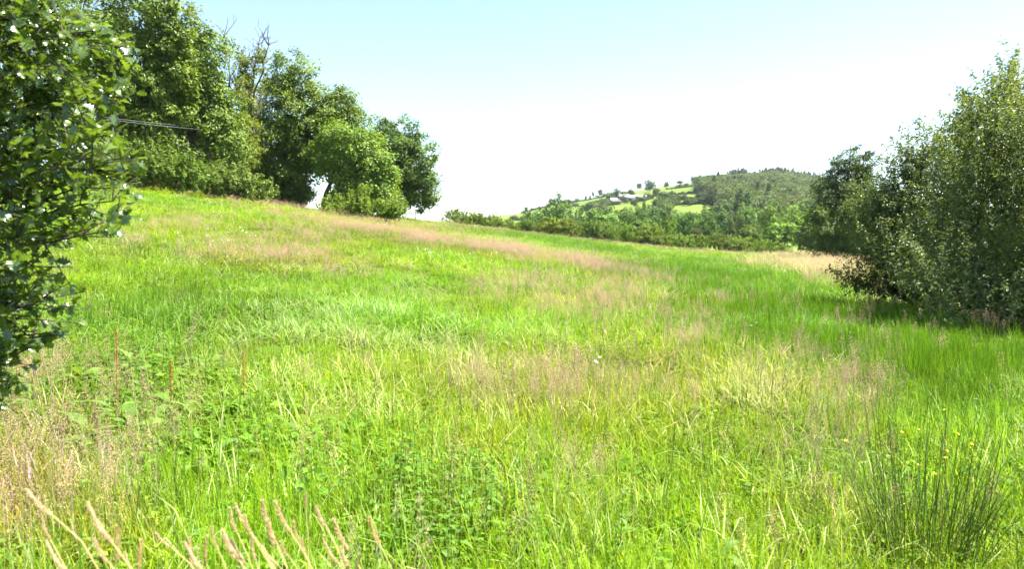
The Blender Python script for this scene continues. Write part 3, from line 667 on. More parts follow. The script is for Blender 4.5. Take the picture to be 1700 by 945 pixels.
farm('farmhouse', 'white walled slate roofed farmhouse on the hill', 1036, 334, 9, 5.5, 3.6, M_ROOF, .25, [(-3.5,2.9,1,1.1),(0,2.9,1,1.1),(3.5,2.9,1,1.1),(-3.5,.8,1,1.2),(3.5,.8,1,1.2)], True)
farm('barn', 'long pale barn left of the hill farmhouse', 1024, 338, 9, 5, 2.2, M_ROOF2, .2, [(0,.4,2.6,2.4)])
farm('barn', 'small slate roofed barn right of the hill farmhouse', 1046, 334.5, 7, 5, 2.8, M_ROOF, -.2, [(0,.4,2,2)])
farm('long_shed', 'long low shed with a pale roof beside the upper farm field', 1067, 328.5, 11, 4, 1.0, M_ROOF2, .2, [(-6,.3,2,1.2),(5,.3,2,1.2)])

# ------------------------------------------------------------------ meadow grasses
def blade_strip(p, az, L, w, lean, curl, seg=3, twist=0.):
    """one grass blade -> (V,F,t) leaning towards az"""
    t = np.linspace(0, 1, seg+1); ang = lean+curl*t
    dz = np.cos(ang); dr = np.sin(ang); step = L/seg
    r = np.r_[0, np.cumsum((dr*step)[:-1])]; z = np.r_[0, np.cumsum((dz*step)[:-1])]
    c = np.array([np.cos(az), np.sin(az), 0]); sdir = np.array([-np.sin(az+twist), np.cos(az+twist), 0])
    mid = np.asarray(p)+c*r[:, None]+np.array([0, 0, 1.])*z[:, None]
    ww = w*np.array([.8, 1, .75, .06]) if seg == 3 else w*np.interp(t, [0, .4, .8, 1], [.75, 1, .6, .05])
    V = np.concatenate([mid-sdir*ww[:, None]/2, mid+sdir*ww[:, None]/2]); n = seg+1; i = np.arange(seg)[:, None]
    return V, i+np.array([[0, 1, n+1, n]])*1 if False else np.c_[i, i+1, i+n+1, i+n], np.r_[t, t]
def lerp(a, b, t): return np.asarray(a)*(1-t)+np.asarray(b)*t
def grass_clump(seed, n, rad, hmin, hmax, wid, base, tips, lean=.35, curl=.9, pale=.1):
    rng = np.random.default_rng(seed); mb = MB(); cols = []
    for _ in range(n):
        a = rng.uniform(0, 6.28); r = rad*math.sqrt(rng.random()); az = rng.uniform(0, 6.28)
        V, Fc, t = blade_strip((r*math.cos(a), r*math.sin(a), -.02), az, rng.uniform(hmin, hmax), wid*rng.uniform(.6, 1.4), abs(rng.normal(0, lean)), rng.uniform(.1, curl), 3, rng.normal(0, .6))
        mb.add(V, Fc); b = rng.uniform(.75, 1.25); tip = lerp(tips[0], tips[1], rng.random())
        if rng.random() < pale*.6: tip = np.array([.40, .46, .20]); b = 1
        cols.append(np.c_[lerp(base, tip, np.clip(t*1.5, 0, 1)[:, None])*b, np.ones(len(t))])
    V, Fc, _ = mb.get(); return V, Fc, np.concatenate(cols)
def panicle_clump(seed, n, rad, h0, h1, col, dot=.007, spread=.055, tall=.17, per=60):
    rng = np.random.default_rng(seed); mb = MB(); cols = []
    for _ in range(n):
        a = rng.uniform(0, 6.28); r = rad*math.sqrt(rng.random()); az = rng.uniform(0, 6.28); H = rng.uniform(h0, h1)
        base = np.array([r*math.cos(a), r*math.sin(a), 0]); V, Fc, t = blade_strip(base, az, H, .0022, rng.uniform(0, .15), .25, 3)
        V[3] = V[2]+(V[3]-V[2]); mb.add(V, Fc); cols.append(np.c_[lerp((.14, .2, .05), col, t[:, None]), np.ones(len(t))])
        top = V[3]
        k = per; u = rng.random(k); rr = spread*(1-u*.8)*np.sqrt(rng.random(k)); aa = rng.uniform(0, 6.28, k)
        P = top+np.c_[rr*np.cos(aa), rr*np.sin(aa), (u-.75)*tall]
        V, Fc = leaf_faces(P, nrm(rng.normal(size=(k, 3))+np.array([0, 0, .8])), nrm(rng.normal(size=(k, 3))), dot*rng.uniform(.7, 1.5, k), dot*.5*rng.uniform(.7, 1.3, k))
        for f in [Fc]: mb.add(V, np.c_[f, f[:, 2]] if False else f)
        c = np.asarray(col)*rng.uniform(.8, 1.2, (k, 1)); cols.append(np.c_[np.repeat(c, 4, 0), np.ones(4*k)])
    V, Fc, _ = mb.get(); return V, Fc, np.concatenate(cols)
def forb_clump(seed, n, rad, h, leaf, col):
    rng = np.random.default_rng(seed); a = rng.uniform(0, 6.28, n); r = rad*np.sqrt(rng.random(n))
    P = np.c_[r*np.cos(a), r*np.sin(a), rng.uniform(.25, 1, n)*h]
    A = nrm(np.c_[rng.normal(size=(n, 2)), rng.normal(0, .3, n)]); Nn = nrm(np.c_[rng.normal(0, .4, (n, 2)), np.ones(n)])
    L = leaf*rng.uniform(.6, 1.4, n); V, Fc = leaf_faces(P, A, Nn, L, L*.6, .1)
    c = np.asarray(col)*rng.uniform(.7, 1.35, (n, 1)); return V, Fc, np.c_[np.repeat(c, 4, 0), np.ones(4*n)]

BASE = (.06, .105, .008); TIP = ((.155, .29, .011), (.265, .37, .018))
CL = [grass_clump(101, 26, .10, .10, .24, .0055, BASE, TIP, .5, 1.4), grass_clump(102, 26, .11, .08, .2, .005, BASE, TIP, .6, 1.2), grass_clump(103, 20, .12, .14, .32, .006, BASE, TIP, .6, 1.9, .14),
      grass_clump(104, 30, .12, .07, .17, .0045, BASE, TIP, .6, 1.2), grass_clump(105, 14, .10, .2, .42, .0075, BASE, ((.16, .28, .03), (.28, .37, .09)), .6, 2.1, .22),
      forb_clump(106, 30, .13, .10, .034, (.12, .25, .018)), forb_clump(107, 20, .12, .14, .048, (.13, .25, .02)),
      grass_clump(109, 22, .13, .22, .46, .007, BASE, ((.26, .37, .09), (.40, .49, .20)), .95, 1.9, .1),
      grass_clump(108, 18, .10, .22, .42, .0040, BASE, ((.12, .25, .014), (.18, .28, .02)), .3, .7, .04), forb_clump(110, 26, .14, .17, .055, (.11, .22, .022))]
# --- masks laid out on the ground
def blobmask(x, y, items):
    m = np.zeros(np.shape(x))
    for (cx, cy, rx, ry, rot, s) in items:
        c, sn = math.cos(rot), math.sin(rot); dx = x-cx; dy = y-cy
        q = ((dx*c+dy*sn)/rx)**2+((-dx*sn+dy*c)/ry)**2
        m = np.maximum(m, s*np.exp(-q*1.1))
    return m
def vnoise(x, y, f, seed):
    r = np.random.default_rng(seed); s = 0
    for k in range(5):
        a = r.uniform(0, 6.28); w = f*r.uniform(.6, 1.7); s = s+np.sin(x*w*np.cos(a)+y*w*np.sin(a)+r.uniform(0, 6.28))
    return s/2.2
PINK = [(380,435,70,20,0,1.1),(480,443,90,18,0,1.4),(520,405,80,12,.1,.8),(600,385,130,11,.12,1.2),(680,400,120,13,.12,1.4),(820,420,150,15,.15,1.4),(960,448,120,12,.2,1.2),(1060,470,80,10,.2,.7),
        (460,350,140,8,.12,.8),(640,372,200,7,.08,.8),(280,390,90,18,0,.55),(300,320,130,6,.1,.6),(930,500,150,22,.1,.6),(1030,560,110,26,.2,.5),(1120,590,50,36,0,.45),(820,520,80,18,0,.4),
        (950,700,150,36,0,.5),(1010,735,130,36,0,.45),(790,775,50,25,0,.8),(1130,670,40,50,0,.3),(1330,660,70,22,0,.55),(1280,760,50,20,0,.7),(1440,730,80,30,0,.45),(1300,850,40,45,0,.5),(1400,870,40,50,0,.6),
        (1210,520,40,8,0,.6),(900,384,180,4,.12,.6),(1080,409,160,4,.1,.6),(1250,424,150,3,0,.4),(20,840,130,100,0,1.2),(80,700,60,40,0,.4),(150,910,120,60,0,.9),(220,420,60,20,0,.4),(560,470,70,16,0,.35),(970,880,60,40,0,.35)]
RUSHY = [(1180,470,160,36,.1,1.),(1300,520,190,45,.1,.9),(1500,610,240,60,.1,.9),(1000,415,150,9,.15,.9),(850,392,120,6,.12,.8),(1600,680,140,60,0,.6),(880,487,40,12,0,.5),(1130,520,50,25,0,.5),(240,520,120,40,0,.35)]
LUSH = [(300,640,170,60,0,.9),(420,700,200,70,0,.8),(700,850,160,80,0,.7),(860,600,140,40,0,.7),(470,540,200,40,0,.6),(1240,660,70,30,0,.8),(620,560,140,40,0,.6)]
FLOP = [(620,560,120,34,0,.55),(860,605,90,26,0,.6),(345,535,70,18,0,.6),(470,545,120,30,0,.45),(1240,665,60,26,0,.85),(760,690,120,40,0,.35),(640,700,80,40,0,.4),(450,680,100,40,0,.35),(1560,500,80,16,0,.6),(1460,505,40,10,0,.7)]
def field_points(rng, d0, d1, dens, umax=.86, back=False):
    n = int(dens*umax*(d1*d1-d0*d0)); D = np.sqrt(rng.uniform(d0*d0, d1*d1, n)); u = rng.uniform(-umax, umax, n); x = u*D
    z = ground_z(x, D); P = np.c_[x, D, z]; px, py = proj(P)
    lim = np.interp(CX+F_PX*u, [0, 240, 500, 670, 740, 900, 1060, 1200, 1420, 1700], [52, 53, 68, 92, 110, 122, 130, 134, 130, 130])
    ok = D < lim
    return P[ok], px[ok], py[ok], D[ok]
RINGS = [(1.0, 4.5, 300, 1.0), (4.5, 9, 170, 1.15), (9, 18, 65, 1.6), (18, 40, 20, 2.4), (40, 135, 4.5, 4.0)]
rng = np.random.default_rng(7)
PP, PK, RR, SS, TT = [], [], [], [], []
for (d0, d1, dens, sc) in RINGS:
    P, px, py, D = field_points(rng, d0, d1, dens); n = len(P)
    lush = blobmask(px, py, LUSH); pink = blobmask(px, py, PINK)
    pk = rng.choice(9, n, p=[.2, .2, .15, .15, .06, .09, .06, .015, .075])
    pk = np.where((rng.random(n) < lush*.5), rng.choice([2, 4, 6, 4], n), pk)
    wd = blobmask(px, py, [(230,640,150,60,0,.3),(400,720,160,60,0,.28),(600,800,120,60,0,.25)]); pk = np.where(rng.random(n) < wd, 9, pk)
    flop = blobmask(px, py, FLOP)*(.5+.5*vnoise(P[:, 0], P[:, 1], 2.0, 31)); pk = np.where(rng.random(n) < flop, 7, pk)
    nz = vnoise(P[:, 0], P[:, 1], .35, 5)*.5+vnoise(P[:, 0], P[:, 1], 1.4, 6)*.5
    hs = (1+.30*nz+.25*lush)*rng.uniform(.75, 1.25, n)*np.where(D > 18, 1.25, 1.)
    if d1 <= 4.5: hs *= .8+.2*smooth(1.2, 4.5, D)
    sxy = sc*rng.uniform(.8, 1.3, n)
    t = np.ones((n, 3))*(1+.22*nz)[:, None]*rng.uniform(.82, 1.18, (n, 1)); t[:, 0] *= 1+.12*vnoise(P[:, 0], P[:, 1], .5, 8)+rng.normal(0, .07, n)
    t[:, 0] *= 1+.25*np.minimum(pink, 1); t[:, 1] *= 1-.05*np.minimum(pink, 1)
    ru = np.clip(blobmask(px, py, RUSHY), 0, 1); t[:, 0] *= 1-.38*ru; t[:, 1] *= 1-.22*ru
    dry = np.clip(blobmask(px, py, [(10,850,140,100,0,.9),(150,930,110,50,0,.6)]), 0, 1)[:, None]; t = t*(1-dry)+t*np.array([[1.45, .95, 3.0]])*dry
    PP.append(P); PK.append(pk); SS.append(np.c_[sxy, sxy, hs]); TT.append(t); RR.append(np.c_[rng.normal(0, .08, (n, 2)), rng.uniform(0, 6.28, n)])
P = np.concatenate(PP); print('grass', len(P))
scatter('meadow_grass', 'bright green unmown grass and low leaves covering the whole meadow', 'grass', CL, P, np.concatenate(PK), np.concatenate(RR), np.concatenate(SS), np.clip(np.concatenate(TT), .4, 8), M_GRASS, 'col')
# --- pinkish bent-grass heads
HC = [panicle_clump(120, 7, .16, .42, .66, (.47, .28, .215)), panicle_clump(121, 6, .18, .38, .6, (.50, .31, .235)), panicle_clump(122, 5, .16, .45, .75, (.42, .29, .19), spread=.035, tall=.14)]
PP, SS, TT = [], [], []
for (d0, d1, dens, sc, zs) in [(1.0, 4.5, 105, 1., 1.), (4.5, 9, 90, 1.1, 1.), (9, 18, 42, 1.35, 1.), (18, 40, 15, 1.9, .95), (40, 135, 3.0, 3.0, .9)]:
    P, px, py, D = field_points(rng, d0, d1, dens)
    pr = blobmask(px, py, PINK)*(.55+.45*vnoise(P[:, 0], P[:, 1], 2.2/sc, 9))+.012
    ok = rng.random(len(P)) < pr; P = P[ok]; n = len(P); s = sc*rng.uniform(.8, 1.25, n)
    PP.append(P); SS.append(np.c_[s, s, zs*rng.uniform(.75, 1.2, n)]); TT.append(rng.normal(1, .1, (n, 1))*np.array([[1, 1, 1]])+rng.normal(0, .05, (n, 3)))
P = np.concatenate(PP); n = len(P); print('heads', n)
scatter('seeding_bent_grass', 'hazy pinkish seed heads of bent grass drifting in bands over the meadow', 'grass', HC, P, rng.integers(0, 3, n), np.c_[rng.normal(0, .06, (n, 2)), rng.uniform(0, 6.28, n)], np.concatenate(SS), np.clip(np.concatenate(TT), .5, 1.5), M_HEADS, 'col')
# --- rush bed
RC = [grass_clump(130, 26, .14, .28, .6, .004, (.04, .08, .008), ((.075, .175, .010), (.12, .235, .014)), .14, .25, .02), grass_clump(131, 24, .16, .25, .5, .0045, (.04, .08, .008), ((.09, .19, .011), (.15, .26, .015)), .2, .4, .04)]
PP, SS = [], []
for (d0, d1, dens, sc) in [(3.5, 9, 55, 1.), (9, 18, 40, 1.3), (18, 40, 17, 1.9), (40, 120, 4., 3.3)]:
    P, px, py, D = field_points(rng, d0, d1, dens)
    ok = rng.random(len(P)) < blobmask(px, py, RUSHY)*(.7+.5*vnoise(P[:, 0], P[:, 1], 1.2, 12)); P = P[ok]; n = len(P); s = sc*rng.uniform(.8, 1.3, n)
    PP.append(P); SS.append(np.c_[s, s, rng.uniform(.75, 1.15, n)])
P = np.concatenate(PP); n = len(P)
scatter('rush_bed', 'darker green upright rushes filling the damp right side of the meadow', 'rushes', RC, P, rng.integers(0, 2, n), np.c_[rng.normal(0, .05, (n, 2)), rng.uniform(0, 6.28, n)], np.concatenate(SS), np.clip(rng.normal(1, .12, (n, 1))*np.ones((1, 3)), .6, 1.4), M_GRASS, 'col')
# --- tawny reed-grass before the larch and sallow
TC = [grass_clump(140, 26, .2, .6, 1.15, .011, (.12, .14, .03), ((.33, .28, .10), (.47, .38, .18)), .25, .9, .1), panicle_clump(141, 9, .25, .8, 1.25, (.50, .38, .21), dot=.016, spread=.06, tall=.25, per=50)]
P, px, py, D = field_points(rng, 16, 110, 3.6)
ok = rng.random(len(P)) < np.maximum(blobmask(px, py, [(1375,458,45,22,0,.9),(1320,440,45,10,0,.5),(1405,476,30,14,0,.7),(1370,430,50,4,0,.5)]), .0)
P = P[ok]; n = len(P); s = np.where(P[:, 1] > 40, 2.4, 1.3)*rng.uniform(.8, 1.2, n)
scatter('tawny_reed_grass', 'dry straw coloured tall grass beside the sallow bush', 'grass', TC, P, rng.integers(0, 2, n), np.c_[rng.normal(0, .08, (n, 2)), rng.uniform(0, 6.28, n)], np.c_[s, s, rng.uniform(.7, 1.1, n)], rng.normal(1, .12, (n, 1))*np.ones((1, 3)), M_HEADS, 'col')

# ------------------------------------------------------------------ foreground plants
def broad_leaf(L, W, seg, prof, bend, fold, wave=0., ser=None, petiole=.0, seed=0):
    """one leaf along +X from the origin, bending down; returns mesh arrays"""
    rng = np.random.default_rng(seed); t = np.linspace(0, 1, seg+1); ang = -bend*t
    st = L/seg; x = np.r_[0, np.cumsum(np.cos(ang[1:])*st)]; z = np.r_[0, np.cumsum(np.sin(ang[1:])*st)]
    w = W/2*np.interp(t, *zip(*prof))
    if ser is not None: w = w*(1+ser*np.where(np.arange(seg+1) % 2 == 0, 1, -1))
    wv = wave*W*np.sin(t*9+rng.uniform(0, 6))
    mid = np.c_[x, 0*x, z]; l = np.c_[x, w, z+fold*w+wv]; r = np.c_[x, -w, z+fold*w-wv*.7]
    V = np.concatenate([l, mid, r]); n = seg+1; i = np.arange(seg)
    return V, np.concatenate([np.c_[i, i+n, i+n+1, i+1], np.c_[i+n, i+2*n, i+2*n+1, i+n+1]])
def leaf_mesh(name, mat, r, *a, **k):
    V, Fq = broad_leaf(*a, **k); return mesh(name, V, Fq, mat, {'rnd': ('FLOAT', 'POINT', np.full(len(V), r))}, True)
# holly -------------------------------------------------------------
hol_prof = [(0, .1), (.15, .55), (.3, .95), (.5, 1), (.7, .8), (.88, .4), (1, .02)]
HOLLY = [leaf_mesh('leaf', M_HOLLY, [.2, .5, .75, .95, .4][i], .052, .033, 10, hol_prof, [.3, .5, .2, .6, .4][i], [.25, .35, .15, .45, .3][i], [.05, .10, .07, .04, .09][i], .46, seed=i) for i in range(5)]
rng = np.random.default_rng(150)
hx, hy = -3.1, 3.35; hbase = np.array([hx, hy, gz(hx, hy)])
holly = tag(empty('holly_bush', hbase), 'glossy spiny leaved holly overhanging the left edge, out of focus', 'holly')
EDGE = np.array([(-200,90),(0,105),(60,200),(110,235),(150,215),(180,195),(230,205),(265,235),(310,238),(345,215),(385,195),(410,150),(430,70),(450,110),(470,160),(505,140),(560,105),(620,70),(680,35),(720,-20)], float)
tb = MB(); tk = bezier((0, 0, -.15), (.1, .05, 1.2), (.15, .1, 3.4), 9); tb.add(*tube(tk, np.linspace(.055, .02, 9), 8), .5)
br = MB(); LP = []
lim_tips = []
for i in range(26):
    z = rng.uniform(.5, 3.0); s = np.array([np.interp(z, tk[:, 2], tk[:, 0]), np.interp(z, tk[:, 2], tk[:, 1]), z])
    py = np.interp(i, [0, 25], [-60, 660]); px = np.interp(py, EDGE[:, 0], EDGE[:, 1])-rng.uniform(15, 90)
    e = at(px, py+rng.normal(0, 15), rng.uniform(2.9, 3.7))-hbase
    s = np.array([s[0], s[1], np.clip(e[2]-rng.uniform(.1, .5), .4, 3.2)]); s[:2] = [np.interp(s[2], tk[:, 2], tk[:, c]) for c in (0, 1)]
    l = bezier(s, (s+e)/2+np.array([0, 0, .12]), e, 10); l[1:-1] += rng.normal(0, .015, (8, 3)); br.add(*tube(l, np.linspace(.010, .003, 10), 6), .5); lim_tips.append(l)
for i in range(14):     # branches on the sides away from the picture
    a = rng.uniform(1.2, 5.0); z = rng.uniform(.5, 3.2); s = np.array([np.interp(z, tk[:, 2], tk[:, 0]), np.interp(z, tk[:, 2], tk[:, 1]), z]); e = s+np.array([math.cos(a), math.sin(a), .25])*rng.uniform(.6, 1.1)
    l = bezier(s, (s+e)/2+np.array([0, 0, .1]), e, 10); br.add(*tube(l, np.linspace(.014, .004, 10), 6), .5); lim_tips.append(l)
nt = 0
for l in lim_tips:
    for q in range(48):
        s = l[rng.integers(2, 10)]; dirr = nrm(nrm(l[-1]-l[0])+rng.normal(0, .65, 3)+np.array([0, 0, .1])); ln = rng.uniform(.12, .34); e = s+dirr*ln
        X_, Y_ = proj((e+hbase)[None]); ed = np.interp(Y_[0], EDGE[:, 0], EDGE[:, 1])
        if X_[0] > ed+14 or (Y_[0] > 700 and X_[0] > 0) or (405 < Y_[0] < 440 and X_[0] > 60) or (Y_[0] > 400 and X_[0] > 5 and rng.random() < .6): continue
        tw = bezier(s, (s+e)/2+rng.normal(0, .02, 3), e, 6); br.add(*tube(tw, np.linspace(.0035, .0015, 6), 4), .5); nt += 1
        for t in np.arange(.15, 1.01, .026/ln*1.0):
            p = s+(e-s)*t; az = rng.uniform(0, 6.28); side = nrm(np.cross(dirr, nrm(rng.normal(size=3)))); LP.append((p, nrm(side*.8+dirr*.6+np.array([0, 0, .15])), nrm(np.array([0, 0, 1.])+rng.normal(0, .5, 3))))
obj('trunk', tb.mesh('trunk', M_BARK_PALE, True), holly); obj('branches', br.mesh('branches', M_BARK, True), holly)
print('holly twigs', nt, 'leaves', len(LP))
from mathutils import Matrix
lpos = np.array([p[0] for p in LP])+hbase; qx, qy = proj(lpos); dist = np.linalg.norm(lpos-np.array([0, 0, CAM_Z]), axis=1)
inview = (qx > -5) & (qx < 300) & (qy > -5) & (qy < 720); order = np.argsort(np.where(inview, dist, 99+dist)); single = set(order[:300].tolist())
tmpl = []
for me in HOLLY:
    co = np.empty(len(me.vertices)*3, np.float32); me.vertices.foreach_get('co', co); fq = np.array([list(p.vertices) for p in me.polygons]); tmpl.append((co.reshape(-1, 3), fq))
fol = MB()
for i, (p, a, nn) in enumerate(LP):
    b = nrm(np.cross(nn, a)); nn = np.cross(a, b); R_ = np.stack([a, b, nn], 1); k = int(rng.integers(0, 5)); s = rng.uniform(.7, 1.2)
    if i in single:
        o = bpy.data.objects.new('leaf', HOLLY[k]); C.objects.link(o); o.parent = holly
        m4 = np.eye(4); m4[:3, :3] = R_*s; m4[:3, 3] = p; o.matrix_local = Matrix(m4.tolist())
    else:
        v, fq = tmpl[k]; fol.add(v@(R_*s).T+p, fq, rng.random())
tag(obj('foliage', fol.mesh('foliage', M_HOLLY, True), holly), kind='stuff')

# rush tuft bottom right ----------------------------------------------
rng = np.random.default_rng(160)
def stem_mesh(seed, L, lean, curl, r, tip=True):
    rg = np.random.default_rng(seed); t = np.linspace(0, 1, 9); ang = lean+curl*t**2; st = L/8
    x = np.r_[0, np.cumsum(np.sin(ang[1:])*st)]; z = np.r_[0, np.cumsum(np.cos(ang[1:])*st)]
    V, Fc = tube(np.c_[x, rg.normal(0, .003, 9).cumsum(), z-.02], r*np.interp(t, [0, .6, 1], [1, .8, .15]), 5)
    return mesh('stem', V, Fc, M_RUSH, {'rnd': ('FLOAT', 'POINT', np.repeat(np.interp(t, [0, .3, .9, 1], [.75, .45, .3, .0])*rg.uniform(.6, 1.3), 5))}, True)
STEMS = [stem_mesh(i, [.78, .7, .62, .85, .55, .72][i], [.05, .14, .25, .1, .38, .3][i], [.15, .2, .35, .1, .5, .45][i], .0021) for i in range(6)]
rp = ground_hit(1535, 950)
tuft = tag(empty('rush_tuft', rp), 'large dark green rush tuft fanning out at the bottom right corner', 'rushes')
for i in range(170):
    a = rng.uniform(0, 6.28); r = .24*math.sqrt(rng.random()); s = rng.uniform(.6, 1.3)
    o = obj('stem', STEMS[int(rng.choice(6, p=[.15, .2, .22, .13, .13, .17]))], tuft, (r*math.cos(a), r*math.sin(a), 0), (0, 0, a+rng.normal(0, .5)), (s, s, s), tuple(np.array([1.1, 1, .8])*rng.uniform(.8, 1.9)) if rng.random() > .08 else (4.0, 1.9, 2.5))

# fog-grass tufts with fat seed heads --------------------------------
def head_mesh(seed, L, r):
    rg = np.random.default_rng(seed); k = 300; t = rg.random(k); rr = r*np.interp(t, [0, .25, .7, 1], [.55, 1, .75, .15])*rg.uniform(.25, 1.1, k); a = rg.uniform(0, 6.28, k)
    P = np.c_[rr*np.cos(a)+.25*L*t*t, rr*np.sin(a), t*L]; V, Fc = leaf_faces(P, nrm(np.c_[np.cos(a)*.6, np.sin(a)*.6, np.ones(k)*1.2]), nrm(rg.normal(size=(k, 3))), .011*rg.uniform(.6, 1.6, k), .0026*rg.uniform(.7, 1.3, k))
    return mesh('seed_head', V, Fc, M_STALK, {'rnd': ('FLOAT', 'POINT', np.repeat(rg.random(k), 4))})
HEADS = [head_mesh(i, [.10, .12, .085, .11][i], [.0032, .0030, .0038, .0028][i]) for i in range(4)]
rng = np.random.default_rng(170)
def fog_tuft(label, heads, D, bx):
    X = px2x(bx, D); b = np.array([X, D, gz(X, D)]); root = tag(empty('fog_grass_tuft', b), label, 'grass', 'fog grass tufts along the bottom edge')
    lv = MB()
    for i in range(26): lv.add(*blade_strip((rng.normal(0, .04), rng.normal(0, .04), -.02), rng.uniform(0, 6.28), rng.uniform(.2, .45), .006, rng.uniform(.1, .5), rng.uniform(.3, 1.2), 5)[:2], rng.random())
    obj('leaves', lv.mesh('leaves', M_PLANT, True), root)
    for (x, y, lean) in heads:
        dd = D+rng.normal(0, .12); tip = at(x, y, dd)-b; L = [.10, .12, .085, .11]; k = int(rng.integers(0, 4)); s = rng.uniform(.45, .85); lean = lean*rng.uniform(.5, 1.5)
        dirv = nrm(np.array([lean*2.1, rng.normal(0, .15), 1.])); foot = np.array([rng.normal(0, .05), rng.normal(0, .05), -.02]); hb = tip-dirv*L[k]*s
        V, Fc = tube(bezier(foot, hb-dirv*np.linalg.norm(hb)*.3, hb, 9), np.linspace(.0019, .0011, 9), 5)
        stm = obj('stem', mesh('stem', V, Fc, M_STALK, {'rnd': ('FLOAT', 'POINT', np.full(len(V), .6))}, True), root, color=(.9, 1.0, .7))
        q = Vector(dirv).to_track_quat('Z', 'X'); h = obj('seed_head', HEADS[k], stm, tuple(hb), scl=(s, s, s), color=(1, 1, 1)); h.rotation_euler = q.to_euler()
fog_tuft('straw coloured fog grass tuft left of the nettles at the bottom edge', [(385,845,-.35),(425,838,-.4),(448,842,-.3),(520,848,-.25),(505,820,-.05),(437,870,-.3),(398,862,-.45),(480,872,-.2),(545,872,-.3),(410,890,-.35),(605,868,-.25),(460,905,-.3),(495,900,-.2),(530,905,-.35),(560,915,-.3),(430,915,-.4),(585,925,-.1),(375,850,-.4)], 1.95, 480)
fog_tuft('fog grass tuft with pale heads left of the straw coloured tuft at the bottom', [(345,880,-.3),(362,892,-.4),(318,900,.05),(335,895,-.1),(255,892,-.5),(300,915,-.5),(378,905,-.4)], 1.85, 350)
fog_tuft('blurred fog grass tuft in the bottom left corner', [(38,825,-.5),(60,862,-.5),(135,850,-.4),(70,910,-.9),(148,903,-.3)], 1.6, 110)
fog_tuft('few brown fog grass heads between the corner tuft and the pale heads', [(205,880,.1),(228,905,0),(200,925,-.3)], 1.8, 215)

# docks ---------------------------------------------------------------
dprof = [(0, .12), (.12, .3), (.3, .85), (.5, 1), (.75, .75), (.92, .3), (1, .03)]
DOCK = [leaf_mesh('leaf', M_PLANT, [.55, .75, .95][i], [.30, .26, .22][i], [.085, .08, .07][i], 10, dprof, [.9, 1.3, .6][i], .25, .12, seed=20+i) for i in range(3)]
rng = np.random.default_rng(180)
def dock(label, px, py, stem_top, nleaf, col=(1, 1, 1), s0=1., red=True):
    p = ground_hit(px, py); root = tag(empty('dock_plant', p), label, 'dock', 'dock plants in the left foreground')
    if stem_top is not None:
        h = at(px, stem_top, p[1])[2]-p[2]; sp = np.c_[np.linspace(0, rng.normal(0, .03), 8), rng.normal(0, .004, 8), np.linspace(-.02, h, 8)]
        V, Fc = tube(sp, np.linspace(.005, .002, 8), 6); st = obj('stem', mesh('stem', V, Fc, M_DOCKRED, {'rnd': ('FLOAT', 'POINT', np.full(len(V), .5))}, True), root)
        k = 240; t = rng.uniform(.5, 1, k); a = rng.uniform(0, 6.28, k); rr = .014*rng.uniform(.3, 1.1, k)*(1.3-t)
        P = np.c_[np.interp(t, np.linspace(0, 1, 8), sp[:, 0])+rr*np.cos(a), rr*np.sin(a), t*h]
        P[:, 2] = np.round(P[:, 2]/.03)*.03+rng.normal(0, .005, k)
        V, Fc = leaf_faces(P, nrm(np.c_[np.cos(a), np.sin(a), rng.normal(0, .4, k)]), nrm(rng.normal(size=(k, 3))), rng.uniform(.006, .011, k), rng.uniform(.005, .008, k))
        obj('seed_spike', mesh('seed_spike', V, Fc, M_DOCKRED, {'rnd': ('FLOAT', 'POINT', np.repeat(rng.uniform(.3, 1, k), 4))}), st, color=(1.25, 1.5, 1.1))
    for i in range(nleaf):
        a = i*2.4+rng.uniform(-.4, .4); s = 1.1*s0*rng.uniform(.7, 1.25)
        obj('leaf', DOCK[int(rng.integers(0, 3))], root, (.012*math.cos(a), .012*math.sin(a), .06+.10*rng.random()), (rng.normal(0, .25), -rng.uniform(.25, .95), a), (s, s, s), tuple(np.array(col)*rng.uniform(.85, 1.2)))
dock('dock with tall red stem left of the grass, nearest the holly', 195, 715, 545, 8)
dock('dock with thin dark red stem between the two seeding docks', 284, 700, 600, 7)
dock('dock with beaded orange seed spike in the left foreground', 405, 705, 580, 8)
dock('leafy dock without stem under the holly twigs', 135, 650, None, 9, (1.05, 1.05, 1))
dock('leafy dock with long drooping leaf below the orange seed spike', 355, 800, None, 8, (1.1, 1.1, 1.2), 1.1)
dock('small dock with a dark bent leaf in the mid left grass', 545, 665, None, 6, (.95, 1, 1))
dock('bright dock leaves left of the nettle patch', 620, 745, None, 5, (1.2, 1.2, .9))
dock('leafy dock beneath the holly at the left edge', 60, 690, None, 8)
dock('single broad pale dock rosette at the bottom edge right of centre', 1195, 985, None, 4, (1.2, 1.15, 1.1), .42)
for i in range(16):
    dock('one of the many leafy dock rosettes in the lush left foreground grass', rng.uniform(90, 520), rng.uniform(600, 770), None, 6, (.95, 1, .9), rng.uniform(.7, 1.05))
